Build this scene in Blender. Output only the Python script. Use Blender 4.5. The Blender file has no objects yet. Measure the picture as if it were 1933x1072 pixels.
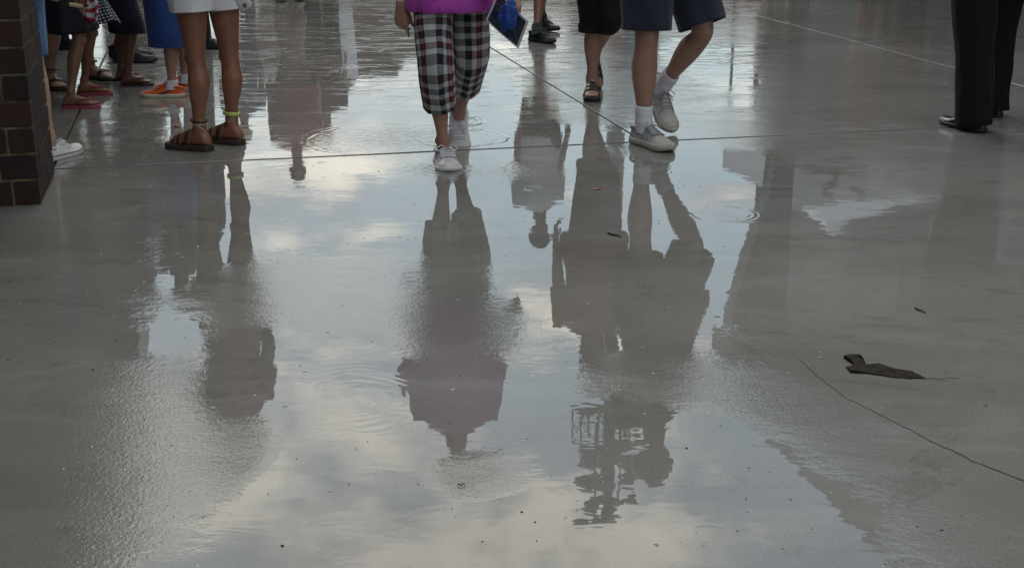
import bpy, math, random
import numpy as np
from mathutils import Vector, Matrix, noise as mnoise

random.seed(7)
SC = bpy.context.scene
COL = SC.collection
R = math.radians

# ------------------------------------------------------------------ camera
CAM_H, FPX, PITCH = 1.26, 2500.0, R(17.5)
cam_d = bpy.data.cameras.new('camera'); cam = bpy.data.objects.new('camera', cam_d); COL.objects.link(cam)
cam_d.sensor_width = 36.0; cam_d.lens = 36.0 * FPX / 1933.0
cam_d.clip_start = 0.05; cam_d.clip_end = 2000
cam.location = (0, 0, CAM_H); cam.rotation_euler = (R(90) - PITCH, 0, 0)
SC.camera = cam

# ------------------------------------------------------------------ node helper
class NT:
    def __init__(s, tree):
        s.t = tree; tree.nodes.clear()
    def n(s, typ, ins=None, **props):
        nd = s.t.nodes.new(typ)
        for k, v in props.items(): setattr(nd, k, v)
        for k, v in (ins or {}).items():
            sock = nd.inputs[k]
            if isinstance(v, bpy.types.NodeSocket): s.t.links.new(v, sock)
            else: sock.default_value = v
        return nd
    def m(s, op, a, b=None, c=None, clamp=False):
        ins = {0: a}
        if b is not None: ins[1] = b
        if c is not None: ins[2] = c
        return s.n('ShaderNodeMath', ins, operation=op, use_clamp=clamp).outputs[0]
    def vm(s, op, a, b=None):
        ins = {0: a}
        if b is not None: ins[1] = b
        nd = s.n('ShaderNodeVectorMath', ins, operation=op)
        return nd.outputs['Value'] if op in ('LENGTH', 'DISTANCE', 'DOT_PRODUCT') else nd.outputs[0]
    def noise(s, vec, scale, detail=2.0, rough=0.5, dist=0.0):
        return s.n('ShaderNodeTexNoise', {'Vector': vec, 'Scale': scale, 'Detail': detail, 'Roughness': rough, 'Distortion': dist}).outputs[0]
    def ramp(s, fac, stops, interp='LINEAR'):
        nd = s.n('ShaderNodeValToRGB', {'Fac': fac}); cr = nd.color_ramp; cr.interpolation = interp
        while len(cr.elements) < len(stops): cr.elements.new(0.5)
        for e, (p, c) in zip(cr.elements, stops):
            e.position = p; e.color = (*c, 1) if len(c) == 3 else c
        return nd.outputs[0]
    def mix(s, f, a, b, blend='MIX'):
        nd = s.n('ShaderNodeMix', data_type='RGBA', blend_type=blend)
        for k, v in ((0, f), (6, a), (7, b)):
            if isinstance(v, bpy.types.NodeSocket): s.t.links.new(v, nd.inputs[k])
            else: nd.inputs[k].default_value = (*v, 1) if isinstance(v, tuple) and len(v) == 3 else v
        return nd.outputs[2]
    def mr(s, v, a, b, c=0.0, d=1.0, interp='SMOOTHSTEP'):
        return s.n('ShaderNodeMapRange', {0: v, 1: a, 2: b, 3: c, 4: d}, interpolation_type=interp).outputs[0]

# ------------------------------------------------------------------ sky and sun
SUN_EL, SUN_AZ = R(46), R(-16)       # the sun stands ahead of the camera, behind broken cloud
SKY_STRENGTH = 0.10
world = bpy.data.worlds.new('World'); SC.world = world; world.use_nodes = True
w = NT(world.node_tree)
sky = w.n('ShaderNodeTexSky', sky_type='NISHITA', sun_disc=False, sun_elevation=SUN_EL, sun_rotation=SUN_AZ,
          air_density=1.3, dust_density=2.0, ozone_density=1.0)
sdir = Vector((math.sin(SUN_AZ) * math.cos(SUN_EL), math.cos(SUN_AZ) * math.cos(SUN_EL), math.sin(SUN_EL)))
tc = w.n('ShaderNodeTexCoord').outputs['Generated']
sep = w.n('ShaderNodeSeparateXYZ', {0: tc})
zc = w.m('ADD', w.m('MAXIMUM', sep.outputs[2], 0.0), 0.18)
pl = w.n('ShaderNodeCombineXYZ', {0: w.m('ADD', w.m('DIVIDE', sep.outputs[0], zc), 0.22), 1: w.m('DIVIDE', sep.outputs[1], zc), 2: 8.5}).outputs[0]
c1 = w.noise(pl, 2.9, 8, 0.56, 0.35)
c2 = w.noise(w.vm('ADD', pl, (0.04, -0.09, 0.22)), 2.9, 6, 0.55, 0.35)
mask = w.mr(c1, 0.43, 0.62)
shade = w.mr(w.m("SUBTRACT", c1, c2), -0.13, 0.13)
dots = w.m('POWER', w.m('MAXIMUM', w.vm('DOT_PRODUCT', tc, sdir), 0.0), 5.0)
gain = w.m('MULTIPLY_ADD', dots, 0.80, 0.76)
ccol = w.mix(shade, (6.6, 7.0, 7.6), (18.4, 17.4, 15.0))
ccol = w.vm('SCALE', ccol); w.t.links.new(gain, ccol.node.inputs['Scale'])
skc = w.mix(0.5, sky.outputs[0], (7.4, 10.2, 11.6))
final = w.mix(w.m('MULTIPLY', mask, 0.95), skc, ccol)
bg = w.n('ShaderNodeBackground', {'Color': final, 'Strength': SKY_STRENGTH})
w.n('ShaderNodeOutputWorld', {0: bg.outputs[0]})

sun_d = bpy.data.lights.new('sun', 'SUN'); sun = bpy.data.objects.new('sun', sun_d); COL.objects.link(sun)
sun_d.energy = 0.5; sun_d.angle = R(25); sun_d.color = (1.0, 0.94, 0.86)
sun.rotation_euler = sdir.to_track_quat('Z', 'Y').to_euler()
SC.view_settings.view_transform = 'Standard'; SC.view_settings.look = 'None'
SC.view_settings.exposure = 0.30; SC.view_settings.gamma = 1.0; SC.view_settings.use_curve_mapping = False
SC.cycles.use_denoising = True
SC.cycles.max_bounces = 8

# ------------------------------------------------------------------ image <-> world
CP, SP = math.cos(PITCH), math.sin(PITCH)
def ray(px, py):
    x = (px - 966.5) / FPX; y = (536.0 - py) / FPX
    return Vector((x, CP + y * SP, -SP + y * CP))
def G(px, py, z=0.0):
    d = ray(px, py); t = (CAM_H - z) / -d.z
    return Vector((d.x * t, d.y * t, z))
def W(px, py, Y):
    d = ray(px, py); t = Y / d.y
    return Vector((d.x * t, Y, CAM_H + d.z * t))
def RX(px, Y):                      # lateral X of a column of the picture near its top half, at distance Y
    return W(px, 200, Y).x
SITE = R(12.9); UX = Vector((math.cos(SITE), math.sin(SITE), 0)); VX = Vector((-math.sin(SITE), math.cos(SITE), 0))
def UV(u, v, z=0.0): return UX * u + VX * v + Vector((0, 0, z))

# ------------------------------------------------------------------ mesh helper
class MB:
    def __init__(s): s.v = []; s.f = []; s.uv = []
    def add(s, verts, faces, uv=None):
        b = len(s.v); s.v += [tuple(p) for p in verts]
        s.f += [tuple(i + b for i in f) for f in faces]
        s.uv += list(uv) if uv is not None else [(0, 0)] * len(verts)
    def loft(s, rings, cap=(True, True), closed=True, uv=None):
        n = len(rings[0]); vs = [p for r in rings for p in r]; fs = []
        for i in range(len(rings) - 1):
            for j in range(n if closed else n - 1):
                k = (j + 1) % n
                fs.append((i * n + j, i * n + k, (i + 1) * n + k, (i + 1) * n + j))
        uvs = None
        if uv is not None: uvs = [q for r in uv for q in r]
        if closed:
            for c, i in ((cap[0], 0), (cap[1], len(rings) - 1)):
                if c:
                    m = sum((Vector(p) for p in rings[i]), Vector()) / n
                    vs.append(m); q = len(vs) - 1
                    if uvs is not None: uvs.append(uv[i][0])
                    for j in range(n):
                        k = (j + 1) % n
                        fs.append((i * n + k, i * n + j, q) if i == 0 else (i * n + j, i * n + k, q))
        s.add(vs, fs, uvs)
    def box(s, c, hx, hy, hz, ax=(Vector((1, 0, 0)), Vector((0, 1, 0)), Vector((0, 0, 1)))):
        c = Vector(c); vs = []
        for k in (-1, 1):
            for (i, j) in ((-1, -1), (1, -1), (1, 1), (-1, 1)):
                vs.append(c + ax[0] * (hx * i) + ax[1] * (hy * j) + ax[2] * (hz * k))
        s.add(vs, [(3, 2, 1, 0), (4, 5, 6, 7), (0, 1, 5, 4), (1, 2, 6, 5), (2, 3, 7, 6), (3, 0, 4, 7)])
    def tube(s, pts, r, n=8, cap=True):
        pts = [Vector(p) for p in pts]; rr = r if isinstance(r, (list, tuple)) else [r] * len(pts)
        rings = []; ref = None
        for i, p in enumerate(pts):
            t = (pts[min(i + 1, len(pts) - 1)] - pts[max(i - 1, 0)]).normalized()
            if ref is None: ref = Vector((0, 0, 1)) if abs(t.z) < 0.9 else Vector((1, 0, 0))
            a = (ref - t * ref.dot(t)).normalized(); b = t.cross(a); ref = a
            rings.append([p + a * (rr[i] * math.cos(2 * math.pi * j / n)) + b * (rr[i] * math.sin(2 * math.pi * j / n)) for j in range(n)])
        s.loft(rings, (cap, cap))
    def ell(s, c, ax, n=12, m=8):
        c = Vector(c); vs = [c + ax[2]]; fs = []
        for i in range(1, m):
            th = math.pi * i / m
            for j in range(n):
                ph = 2 * math.pi * j / n
                vs.append(c + ax[2] * math.cos(th) + (ax[0] * math.cos(ph) + ax[1] * math.sin(ph)) * math.sin(th))
        vs.append(c - ax[2]); q = len(vs) - 1
        for j in range(n):
            k = (j + 1) % n
            fs.append((0, 1 + j, 1 + k)); fs.append((q, 1 + (m - 2) * n + k, 1 + (m - 2) * n + j))
            for i in range(m - 2): fs.append((1 + i * n + j, 1 + (i + 1) * n + j, 1 + (i + 1) * n + k, 1 + i * n + k))
        s.add(vs, fs)
    def mesh(s, name, mat=None, smooth=True):
        me = bpy.data.meshes.new(name)
        me.from_pydata(s.v, [], s.f)
        if any(u != (0, 0) for u in s.uv):
            l = me.uv_layers.new(name='UVMap')
            idx = np.zeros(len(me.loops), dtype=np.int32); me.loops.foreach_get('vertex_index', idx)
            l.data.foreach_set('uv', np.array(s.uv, dtype=np.float32)[idx].ravel())
        if mat: me.materials.append(mat)
        if smooth: me.polygons.foreach_set('use_smooth', [True] * len(me.polygons))
        me.update()
        return me

def link(name, data, parent=None):
    o = bpy.data.objects.new(name, data); COL.objects.link(o)
    if parent is not None:
        o.parent = parent; o.matrix_parent_inverse = parent.matrix_world.inverted() if parent.parent is None else Matrix()
    return o
def put(name, mb, mat, parent=None, smooth=True):
    o = bpy.data.objects.new(name, mb.mesh(name, mat, smooth)); COL.objects.link(o)
    if parent is not None: o.parent = parent
    return o
def thing(name, label, cat, group=None, kind=None):
    o = bpy.data.objects.new(name, None); COL.objects.link(o)
    o.empty_display_size = 0.1; o['label'] = label; o['category'] = cat
    if group: o['group'] = group
    if kind: o['kind'] = kind
    return o
def tag(o, label, cat, group=None):
    o['label'] = label; o['category'] = cat
    if group: o['group'] = group
    return o
def rebase(root, base):             # moves an Empty to the base of its thing; every mesh so far is in world space
    root.location = base
    for c in root.children: c.location = c.location - Vector(base)

# ------------------------------------------------------------------ materials
def simple(name, col, rough=0.6, var=0.12, scale=25.0, bump=0.0, bscale=200.0, spec=0.4, metal=0.0, sheen=0.0):
    m = bpy.data.materials.new(name); m.use_nodes = True; t = NT(m.node_tree)
    co = t.n('ShaderNodeTexCoord').outputs['Object']
    nz = t.noise(co, scale, 4, 0.6)
    dark = tuple(max(0, c * (1 - var)) for c in col); lite = tuple(min(1, c * (1 + var)) for c in col)
    c = t.ramp(nz, [(0.3, dark), (0.7, lite)])
    ins = {'Base Color': c, 'Roughness': rough, 'Specular IOR Level': spec, 'Metallic': metal, 'Sheen Weight': sheen}
    if bump:
        b = t.n('ShaderNodeBump', {'Height': t.noise(co, bscale, 3), 'Strength': 1.0, 'Distance': bump})
        ins['Normal'] = b.outputs[0]
    p = t.n('ShaderNodeBsdfPrincipled', ins)
    t.n('ShaderNodeOutputMaterial', {0: p.outputs[0]})
    return m

def skin(name, col, blotch=(0.12, 0.02, 0.015)):
    m = bpy.data.materials.new(name); m.use_nodes = True; t = NT(m.node_tree)
    co = t.n('ShaderNodeTexCoord').outputs['Object']
    n1 = t.noise(co, 9, 4, 0.6); n2 = t.noise(co, 60, 3, 0.6); n3 = t.noise(co, 420, 2, 0.5)
    base = t.ramp(n1, [(0.3, tuple(c * 0.86 for c in col)), (0.7, tuple(min(1, c * 1.1) for c in col))])
    red = tuple(min(1, col[i] * 0.8 + blotch[i]) for i in range(3))
    c = t.mix(t.mr(n2, 0.48, 0.72, 0, 0.6), base, red)
    c = t.mix(t.mr(t.noise(co, 170, 2, 0.6), 0.60, 0.70, 0, 0.4), c, tuple(x * 0.42 for x in col))
    c = t.mix(t.mr(t.noise(co, 28, 4, 0.65), 0.50, 0.70, 0, 0.35), c, tuple(x * 0.6 for x in col))
    b = t.n('ShaderNodeBump', {'Height': n3, 'Strength': 0.5, 'Distance': 0.0012})
    p = t.n('ShaderNodeBsdfPrincipled', {'Base Color': c, 'Roughness': 0.42, 'Specular IOR Level': 0.5, 'Normal': b.outputs[0],
            'Subsurface Weight': 0.12, 'Subsurface Radius': (0.008, 0.003, 0.0015), 'Subsurface Scale': 1.0})
    t.n('ShaderNodeOutputMaterial', {0: p.outputs[0]})
    return m

def cloth(name, col, var=0.1, rough=0.85, weave=900.0, bump=0.0006, speck=None):
    m = bpy.data.materials.new(name); m.use_nodes = True; t = NT(m.node_tree)
    co = t.n('ShaderNodeTexCoord').outputs['Object']
    n1 = t.noise(co, 14, 4, 0.6); n2 = t.noise(co, weave, 1, 0.5)
    c = t.ramp(n1, [(0.3, tuple(x * (1 - var) for x in col)), (0.7, tuple(min(1, x * (1 + var)) for x in col))])
    c = t.mix(t.mr(n2, 0.35, 0.65, 0, 0.25), c, tuple(x * 0.6 for x in col))
    ins = {'Roughness': rough, 'Specular IOR Level': 0.25, 'Sheen Weight': 0.15 if max(col) > 0.03 else 0.02}
    if speck:
        vo = t.n('ShaderNodeTexVoronoi', {'Vector': co, 'Scale': 110.0}); d = vo.outputs['Distance']
        r = t.n('ShaderNodeSeparateXYZ', {0: vo.outputs['Color']}).outputs[0]
        f = t.m('MULTIPLY', t.mr(d, 0.30, 0.15), t.mr(r, 0.80, 0.85))
        c = t.mix(f, c, speck)
    b = t.n('ShaderNodeBump', {'Height': t.m('ADD', n2, t.m('ADD', t.m('MULTIPLY', t.noise(co, 45, 3), 6.0), t.m('MULTIPLY', t.noise(t.n('ShaderNodeMapping', {'Vector': co, 'Scale': (1, 1, .5)}).outputs[0], 15, 3, .5, .8), 26.0))), 'Strength': 0.6, 'Distance': bump})
    ins['Base Color'] = c; ins['Normal'] = b.outputs[0]
    p = t.n('ShaderNodeBsdfPrincipled', ins)
    t.n('ShaderNodeOutputMaterial', {0: p.outputs[0]})
    return m
# ------------------------------------------------------------------ wet concrete
def wet_concrete():
    m = bpy.data.materials.new('wet_concrete'); m.use_nodes = True; t = NT(m.node_tree)
    co = t.n('ShaderNodeTexCoord').outputs['Object']
    att = t.n('ShaderNodeAttribute', attribute_name='film').outputs['Fac']
    # site axes, stretched so that film edges run along the screed of the slab
    mp = t.n('ShaderNodeMapping', {'Vector': co, 'Rotation': (0, 0, -SITE), 'Scale': (0.55, 1.0, 1.0)}).outputs[0]
    big = t.noise(mp, 1.1, 5, 0.6, 0.8); mid = t.noise(mp, 5.0, 5, 0.62, 0.4); fine = t.noise(co, 38, 3, 0.6)
    e = t.m('ADD', att, t.m('MULTIPLY', t.m('SUBTRACT', big, 0.5), 0.75))
    e = t.m('ADD', e, t.m('MULTIPLY', t.m('SUBTRACT', mid, 0.5), 0.75))
    e = t.m('ADD', e, t.m('MULTIPLY', t.m('SUBTRACT', fine, 0.5), 0.25))
    vpos = t.vm('DOT_PRODUCT', co, (VX.x, VX.y, 0.0))
    far = t.m('MULTIPLY', t.mr(vpos, 5.7, 9.5, 0.03, 1.0), t.mr(att, -0.35, 0.25, 0.2, 1.0))
    sm_ = t.n('ShaderNodeMapping', {'Vector': co, 'Rotation': (0, 0, -SITE), 'Scale': (0.30, 1.0, 1.0)}).outputs[0]
    stn = t.noise(sm_, 8.5, 6, 0.62, 0.6)
    streak = t.m('MULTIPLY', t.mr(stn, 0.555, 0.60), far)
    streak2 = t.m('MULTIPLY', t.mr(t.noise(sm_, 3.1, 5, 0.6, 0.4), 0.56, 0.60), far)
    e = t.m('ADD', e, t.m('MULTIPLY', t.m('SUBTRACT', streak, t.m('MULTIPLY', streak2, 0.8)), 0.25))
    r = t.mr(e, 0.24, 0.74)                                # 0 standing water, 1 thin film over the texture
    # colour of the slab itself
    c0 = t.ramp(t.noise(mp, 0.9, 6, 0.65, 0.5), [(0.25, (0.128, 0.1220, 0.1125)), (0.72, (0.230, 0.2225, 0.2085))])
    swirl = t.noise(mp, 2.2, 7, 0.6, 1.6)
    c1 = t.mix(t.mr(swirl, 0.52, 0.70, 0, 0.40), c0, (0.272, 0.266, 0.262))
    c2 = t.mix(t.mr(t.noise(mp, 6.5, 6, 0.7, 0.6), 0.55, 0.78, 0, 0.45), c1, (0.085, 0.083, 0.078))
    grit = t.n('ShaderNodeTexVoronoi', {'Vector': co, 'Scale': 26.0})
    gr = t.n('ShaderNodeSeparateXYZ', {0: grit.outputs['Color']}).outputs
    spot = t.m('MULTIPLY', t.mr(grit.outputs['Distance'], 0.09, 0.05), t.mr(gr[0], 0.90, 0.92))
    c3 = t.mix(t.m('MULTIPLY', spot, 0.8), c2, (0.03, 0.028, 0.024))
    c3 = t.mix(t.mr(t.noise(co, 150, 3, 0.7), 0.45, 0.72, 0, 0.38), c3, (0.07, 0.068, 0.062))
    por = t.n('ShaderNodeTexVoronoi', {'Vector': co, 'Scale': 85.0}); pr = t.n('ShaderNodeSeparateXYZ', {0: por.outputs['Color']}).outputs
    c3 = t.mix(t.m('MULTIPLY', t.m('MULTIPLY', t.mr(por.outputs['Distance'], 0.20, 0.10), t.mr(pr[0], 0.72, 0.8)), 0.55), c3, (0.045, 0.042, 0.037))
    c3 = t.mix(t.mr(t.noise(mp, 1.7, 8, 0.72, 2.4), 0.56, 0.62, 0, 0.28), c3, (0.085, 0.078, 0.066))
    # relief of the water surface
    peel = t.noise(co, 105, 3, 0.6); peel2 = t.noise(co, 260, 2, 0.5); undul = t.noise(mp, 7.0, 3, 0.5, 0.5)
    mid2 = t.noise(mp, 17, 3, 0.55)
    h = t.m('MULTIPLY', r, t.m('ADD', t.m('MULTIPLY', peel, 0.00062), t.m('MULTIPLY', peel2, 0.00014)))
    h = t.m('ADD', h, t.m('MULTIPLY', undul, 0.00040))
    h = t.m('ADD', h, t.m('MULTIPLY', t.m('MULTIPLY', r, mid2), 0.0009))
    h = t.m('ADD', h, t.m('MULTIPLY', r, 0.00007))
    h = t.m('ADD', h, t.m('MULTIPLY', t.m('ADD', streak, streak2), 0.0006))         # meniscus where the film meets standing water
    pits = t.m('MULTIPLY', t.mr(grit.outputs['Distance'], 0.16, 0.04), t.mr(gr[1], 0.88, 0.9))
    h = t.m('ADD', h, t.m('MULTIPLY', pits, 0.0012))
    sx = t.n('ShaderNodeSeparateXYZ', {0: co}).outputs
    xy = t.n('ShaderNodeCombineXYZ', {0: sx[0], 1: sx[1], 2: 0.0}).outputs[0]
    wob = t.m('MULTIPLY', t.m('SUBTRACT', t.noise(co, 9, 2), 0.5), 0.05)
    brk = t.mr(t.noise(co, 4.3, 2, 0.5), 0.38, 0.60)
    for (px, py, r0, wd, k, amp) in RINGS:
        g = G(px, py)
        d = t.m('ADD', t.vm('DISTANCE', xy, (g.x, g.y, 0.0)), wob if r0 > 0.15 else 0.0)
        q = t.m('DIVIDE', t.m('SUBTRACT', d, r0), wd)
        env = t.m('EXPONENT', t.m('MULTIPLY', t.m('MULTIPLY', q, q), -1.0))
        h = t.m('ADD', h, t.m('MULTIPLY', t.m('MULTIPLY', t.m('MULTIPLY', env, brk), amp), t.m('SINE', t.m('MULTIPLY', d, k))))
    for (px, py, rad, amp) in SPLASH:                      # broken water round a foot that has just landed
        g = G(px, py)
        q = t.m('DIVIDE', t.vm('DISTANCE', xy, (g.x, g.y, 0.0)), rad)
        env = t.m('EXPONENT', t.m('MULTIPLY', t.m('MULTIPLY', q, q), -1.0))
        h = t.m('ADD', h, t.m('MULTIPLY', t.m('MULTIPLY', env, amp), t.noise(co, 34, 3, 0.6, 1.0)))
    b = t.n('ShaderNodeBump', {'Height': h, 'Strength': 1.0, 'Distance': 1.0})
    rough = t.m('MULTIPLY_ADD', r, 0.055, 0.008)
    p = t.n('ShaderNodeBsdfPrincipled', {'Base Color': c3, 'Roughness': 0.75, 'Specular IOR Level': 0.0, 'Normal': b.outputs[0],
            'Coat Weight': 1.0, 'Coat IOR': 1.50, 'Coat Roughness': rough, 'Coat Normal': b.outputs[0]})
    t.n('ShaderNodeOutputMaterial', {0: p.outputs[0]})
    return m

# raindrop and footfall rings: centre in the photograph, radius, width, wave number, height
RINGS = [(1372, 404, 0.115, 0.030, 260, 0.00014), (658, 752, 0.17, 0.06, 210, 0.00004), (725, 262, 0.36, 0.05, 140, 0.0002), (790, 258, 0.15, 0.07, 190, 0.00015), (868, 262, 0.20, 0.05, 120, 0.0006), (865, 232, 0.12, 0.035, 150, 0.0010),
         (845, 318, 0.10, 0.05, 170, 0.0004), (1010, 316, 0.10, 0.03, 190, 0.00015), (1000, 340, 0.03, 0.02, 300, 0.0002),
         (1005, 356, 0.035, 0.02, 300, 0.0002), (610, 308, 0.02, 0.012, 420, 0.0005), (1340, 1010, 0.03, 0.02, 240, 0.00006)]
SPLASH = [(832, 322, 0.13, 0.0040), (760, 262, 0.32, 0.0016), (960, 322, 0.16, 0.0018), (1215, 285, 0.12, 0.0014)]

# film map: where the water stands (negative) and where only a film lies over the rough finish (positive);
# centre and half sizes in photograph pixels of the ground there, turned into metres below
FILM = [(620, 210, 260, 60, -0.55), (900, 330, 480, 75, -0.75), (1250, 390, 260, 120, -0.75), (1345, 120, 70, 55, -0.5), (945, 150, 40, 50, -0.4), (620, 420, 170, 40, -0.6),
        (640, 720, 130, 95, -0.65), (440, 690, 95, 85, -0.6), (330, 640, 60, 45, -0.5), (1190, 880, 170, 130, -0.85), (430, 420, 60, 90, -0.55),
        (1480, 930, 200, 150, -0.30), (845, 770, 110, 80, -0.5), (1040, 620, 120, 110, -0.2), (1600, 480, 330, 150, -0.35),
        (1850, 620, 200, 150, -0.3), (680, 970, 330, 120, -0.75), (1250, 560, 220, 70, -0.15),
        (620, 540, 190, 60, 0.22), (480, 560, 60, 70, 0.5), (300, 780, 140, 170, 0.50), (850, 620, 170, 60, 0.4),
        (865, 895, 90, 50, 0.85), (445, 850, 70, 60, 0.75), (1020, 860, 90, 70, 0.35), (300, 960, 130, 90, 0.25), (420, 960, 90, 70, 0.25),
        (1250, 730, 160, 40, 0.35), (1430, 600, 90, 50, 0.3), (1620, 790, 130, 50, 0.2), (600, 350, 120, 14, 0.35), (560, 385, 120, 10, 0.3),
        (740, 110, 150, 60, -0.35), (1480, 130, 160, 90, 0.22), (1480, 760, 70, 60, 0.5), (1640, 870, 110, 60, 0.5), (1800, 990, 120, 60, 0.5), (180, 880, 140, 190, 0.35), (1140, 150, 190, 60, 0.28), (1420, 260, 140, 30, 0.4), (560, 60, 120, 60, -0.2)]
def film_field(xy):
    out = np.full(len(xy), 0.42)
    for (px, py, hx, hy, a) in FILM:
        c = G(px, py); ex = abs(G(px + hx, py).x - c.x); ey = 0.5 * (G(px, py - hy * 0.98).y - G(px, py + hy).y)
        q = ((xy[:, 0] - c.x) / ex) ** 2 + ((xy[:, 1] - c.y) / ey) ** 2
        out += a * np.exp(-q ** 1.5 * 0.7)
    return np.clip(out, -0.4, 1.2)

M_conc = wet_concrete()
M_joint = simple('joint_filler', (0.022, 0.02, 0.018), 0.5, 0.3, 30)

plaza = bpy.data.objects.new('plaza_ground', None); COL.objects.link(plaza); plaza['kind'] = 'structure'
def far_ground():
    mb = MB(); z = -0.014; q = 600
    mb.add([(-q, -q, z), (q, -q, z), (q, q, z), (-q, q, z)], [(0, 1, 2, 3)])
    o = put('ground', mb, M_joint, None, False); o['kind'] = 'structure'
    # paving beyond the slabs that can be told apart
    mb = MB()
    def quad(u0, u1, v0, v1, z): mb.add([UV(u0, v0, z), UV(u1, v0, z), UV(u1, v1, z), UV(u0, v1, z)], [(0, 1, 2, 3)])
    quad(-120, 120, 24.32, 160, -0.002); quad(-120, -11.72, -40, 24.3, -0.002); quad(15.78, 120, -40, 24.3, -0.002); quad(-11.7, 15.76, -40, -3.2, -0.002)
    o = put('paving', mb, M_conc, None, False); o['kind'] = 'structure'
far_ground()

def slab(u0, u1, v0, v1, step, seed):
    gap = 0.0044; ch = 0.003
    nu = max(3, int(round((u1 - u0) / step))); nv = max(3, int(round((v1 - v0) / step)))
    def edge_axis(a, b, n):
        inner = np.linspace(a + gap + ch, b - gap - ch, n + 1)
        return np.concatenate([[a + gap, a + gap + ch * 0.45], inner, [b - gap - ch * 0.45, b - gap]])
    us = edge_axis(u0, u1, nu); vs = edge_axis(v0, v1, nv)
    A, B = np.meshgrid(us, vs, indexing='ij'); Z = np.zeros_like(A)
    ni, nj = A.shape
    zi = np.zeros(ni); zi[[0, -1]] = -0.014; zi[[1, -2]] = -0.0014
    zj = np.zeros(nj); zj[[0, -1]] = -0.014; zj[[1, -2]] = -0.0014
    Z = np.minimum(zi[:, None], zj[None, :])
    # chipped, slightly wandering arrises
    for i in range(ni):
        for (j0, sg) in ((0, 1), (nj - 1, -1)):
            d = 0.0015 * mnoise.noise((A[i, j0] * 2.2, seed * 3.1, sg)) + 0.008 * max(0, mnoise.noise((A[i, j0] * 13, seed * 1.7, sg * 5)) - 0.38)
            for q in range(3): B[i, j0 + sg * q] += sg * d * (1.0, 0.9, 0.7)[q]
    for j in range(nj):
        for (i0, sg) in ((0, 1), (ni - 1, -1)):
            d = 0.0012 * mnoise.noise((B[i0, j] * 2.2, seed * 2.3, sg)) + 0.005 * max(0, mnoise.noise((B[i0, j] * 13, seed * 1.1, sg * 7)) - 0.4)
            for q in range(3): A[i0 + sg * q, j] += sg * d * (1.0, 0.9, 0.7)[q]
    Z = Z + (0.0032 if v0 > 5 else 0.0)
    X = A * UX.x + B * VX.x; Y = A * UX.y + B * VX.y
    V = np.stack([X, Y, Z], -1).reshape(-1, 3)
    idx = np.arange(ni * nj).reshape(ni, nj)
    F = np.stack([idx[:-1, :-1], idx[1:, :-1], idx[1:, 1:], idx[:-1, 1:]], -1).reshape(-1, 4)
    me = bpy.data.meshes.new('concrete_slab')
    me.vertices.add(len(V)); me.vertices.foreach_set('co', V.ravel())
    me.loops.add(F.size); me.loops.foreach_set('vertex_index', F.ravel())
    me.polygons.add(len(F)); me.polygons.foreach_set('loop_start', np.arange(0, F.size, 4)); me.polygons.foreach_set('loop_total', np.full(len(F), 4))
    me.update(); me.validate()
    at = me.attributes.new('film', 'FLOAT', 'POINT'); at.data.foreach_set('value', film_field(V).astype(np.float32))
    me.polygons.foreach_set('use_smooth', [False] * len(me.polygons))
    me.materials.append(M_conc)
    o = bpy.data.objects.new('concrete_slab', me); COL.objects.link(o); o.parent = plaza
    return o
US = [-11.69, -8.94, -6.19, -3.44, -0.69, 2.01, 4.75, 7.5, 10.25, 13.0, 15.75]
VS = [5.955, 9.1, 12.15, 15.2, 18.25, 21.3, 24.3]
sd = 1
for j in range(len(VS) - 1):
    for i in range(len(US) - 1):
        st = 0.06 if (j < 2 and 2 <= i <= 7) else 0.3
        slab(US[i], US[i + 1], VS[j], VS[j + 1], st, sd); sd += 1
# the great slab this side of the long joint, and its neighbours out of the picture
slab(-4.9, 5.4, -3.2, 5.955, 0.055, 90)
slab(-11.69, -4.9, -3.2, 5.955, 0.4, 91); slab(5.4, 15.75, -3.2, 5.955, 0.4, 92)

# ------------------------------------------------------------------ crack across the great slab
def crack(pts, wid, name):
    P = [G(x, y) for x, y in pts]; L = []
    for i in range(len(P) - 1):
        n = 14
        for k in range(n): L.append(P[i].lerp(P[i + 1], k / n))
    L.append(P[-1]); mb = MB(); rows = []
    for i, p in enumerate(L):
        t = (L[min(i + 1, len(L) - 1)] - L[max(i - 1, 0)]).normalized(); s = Vector((-t.y, t.x, 0))
        f = i / (len(L) - 1)
        p = p + s * (0.004 * mnoise.noise(p * 9) + 0.005 * mnoise.noise(p * 37))
        wdt = wid * (0.35 + 0.65 * f) * (0.75 + 0.7 * mnoise.noise(p * 60 + Vector((3, 1, 0))))
        wdt = max(0.0003, wdt)
        rows.append([p + s * wdt + Vector((0, 0, 0.0012)), p + Vector((0, 0, 0.0006)), p - s * wdt + Vector((0, 0, 0.0012))])
    mb.loft(rows, (False, False), closed=False)
    o = put(name, mb, M_joint, plaza, False); return o
crack([(1508, 680), (1545, 712), (1600, 752), (1680, 792), (1760, 833), (1840, 872), (1933, 908), (1990, 930)], 0.0034, 'ground_crack')

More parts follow.
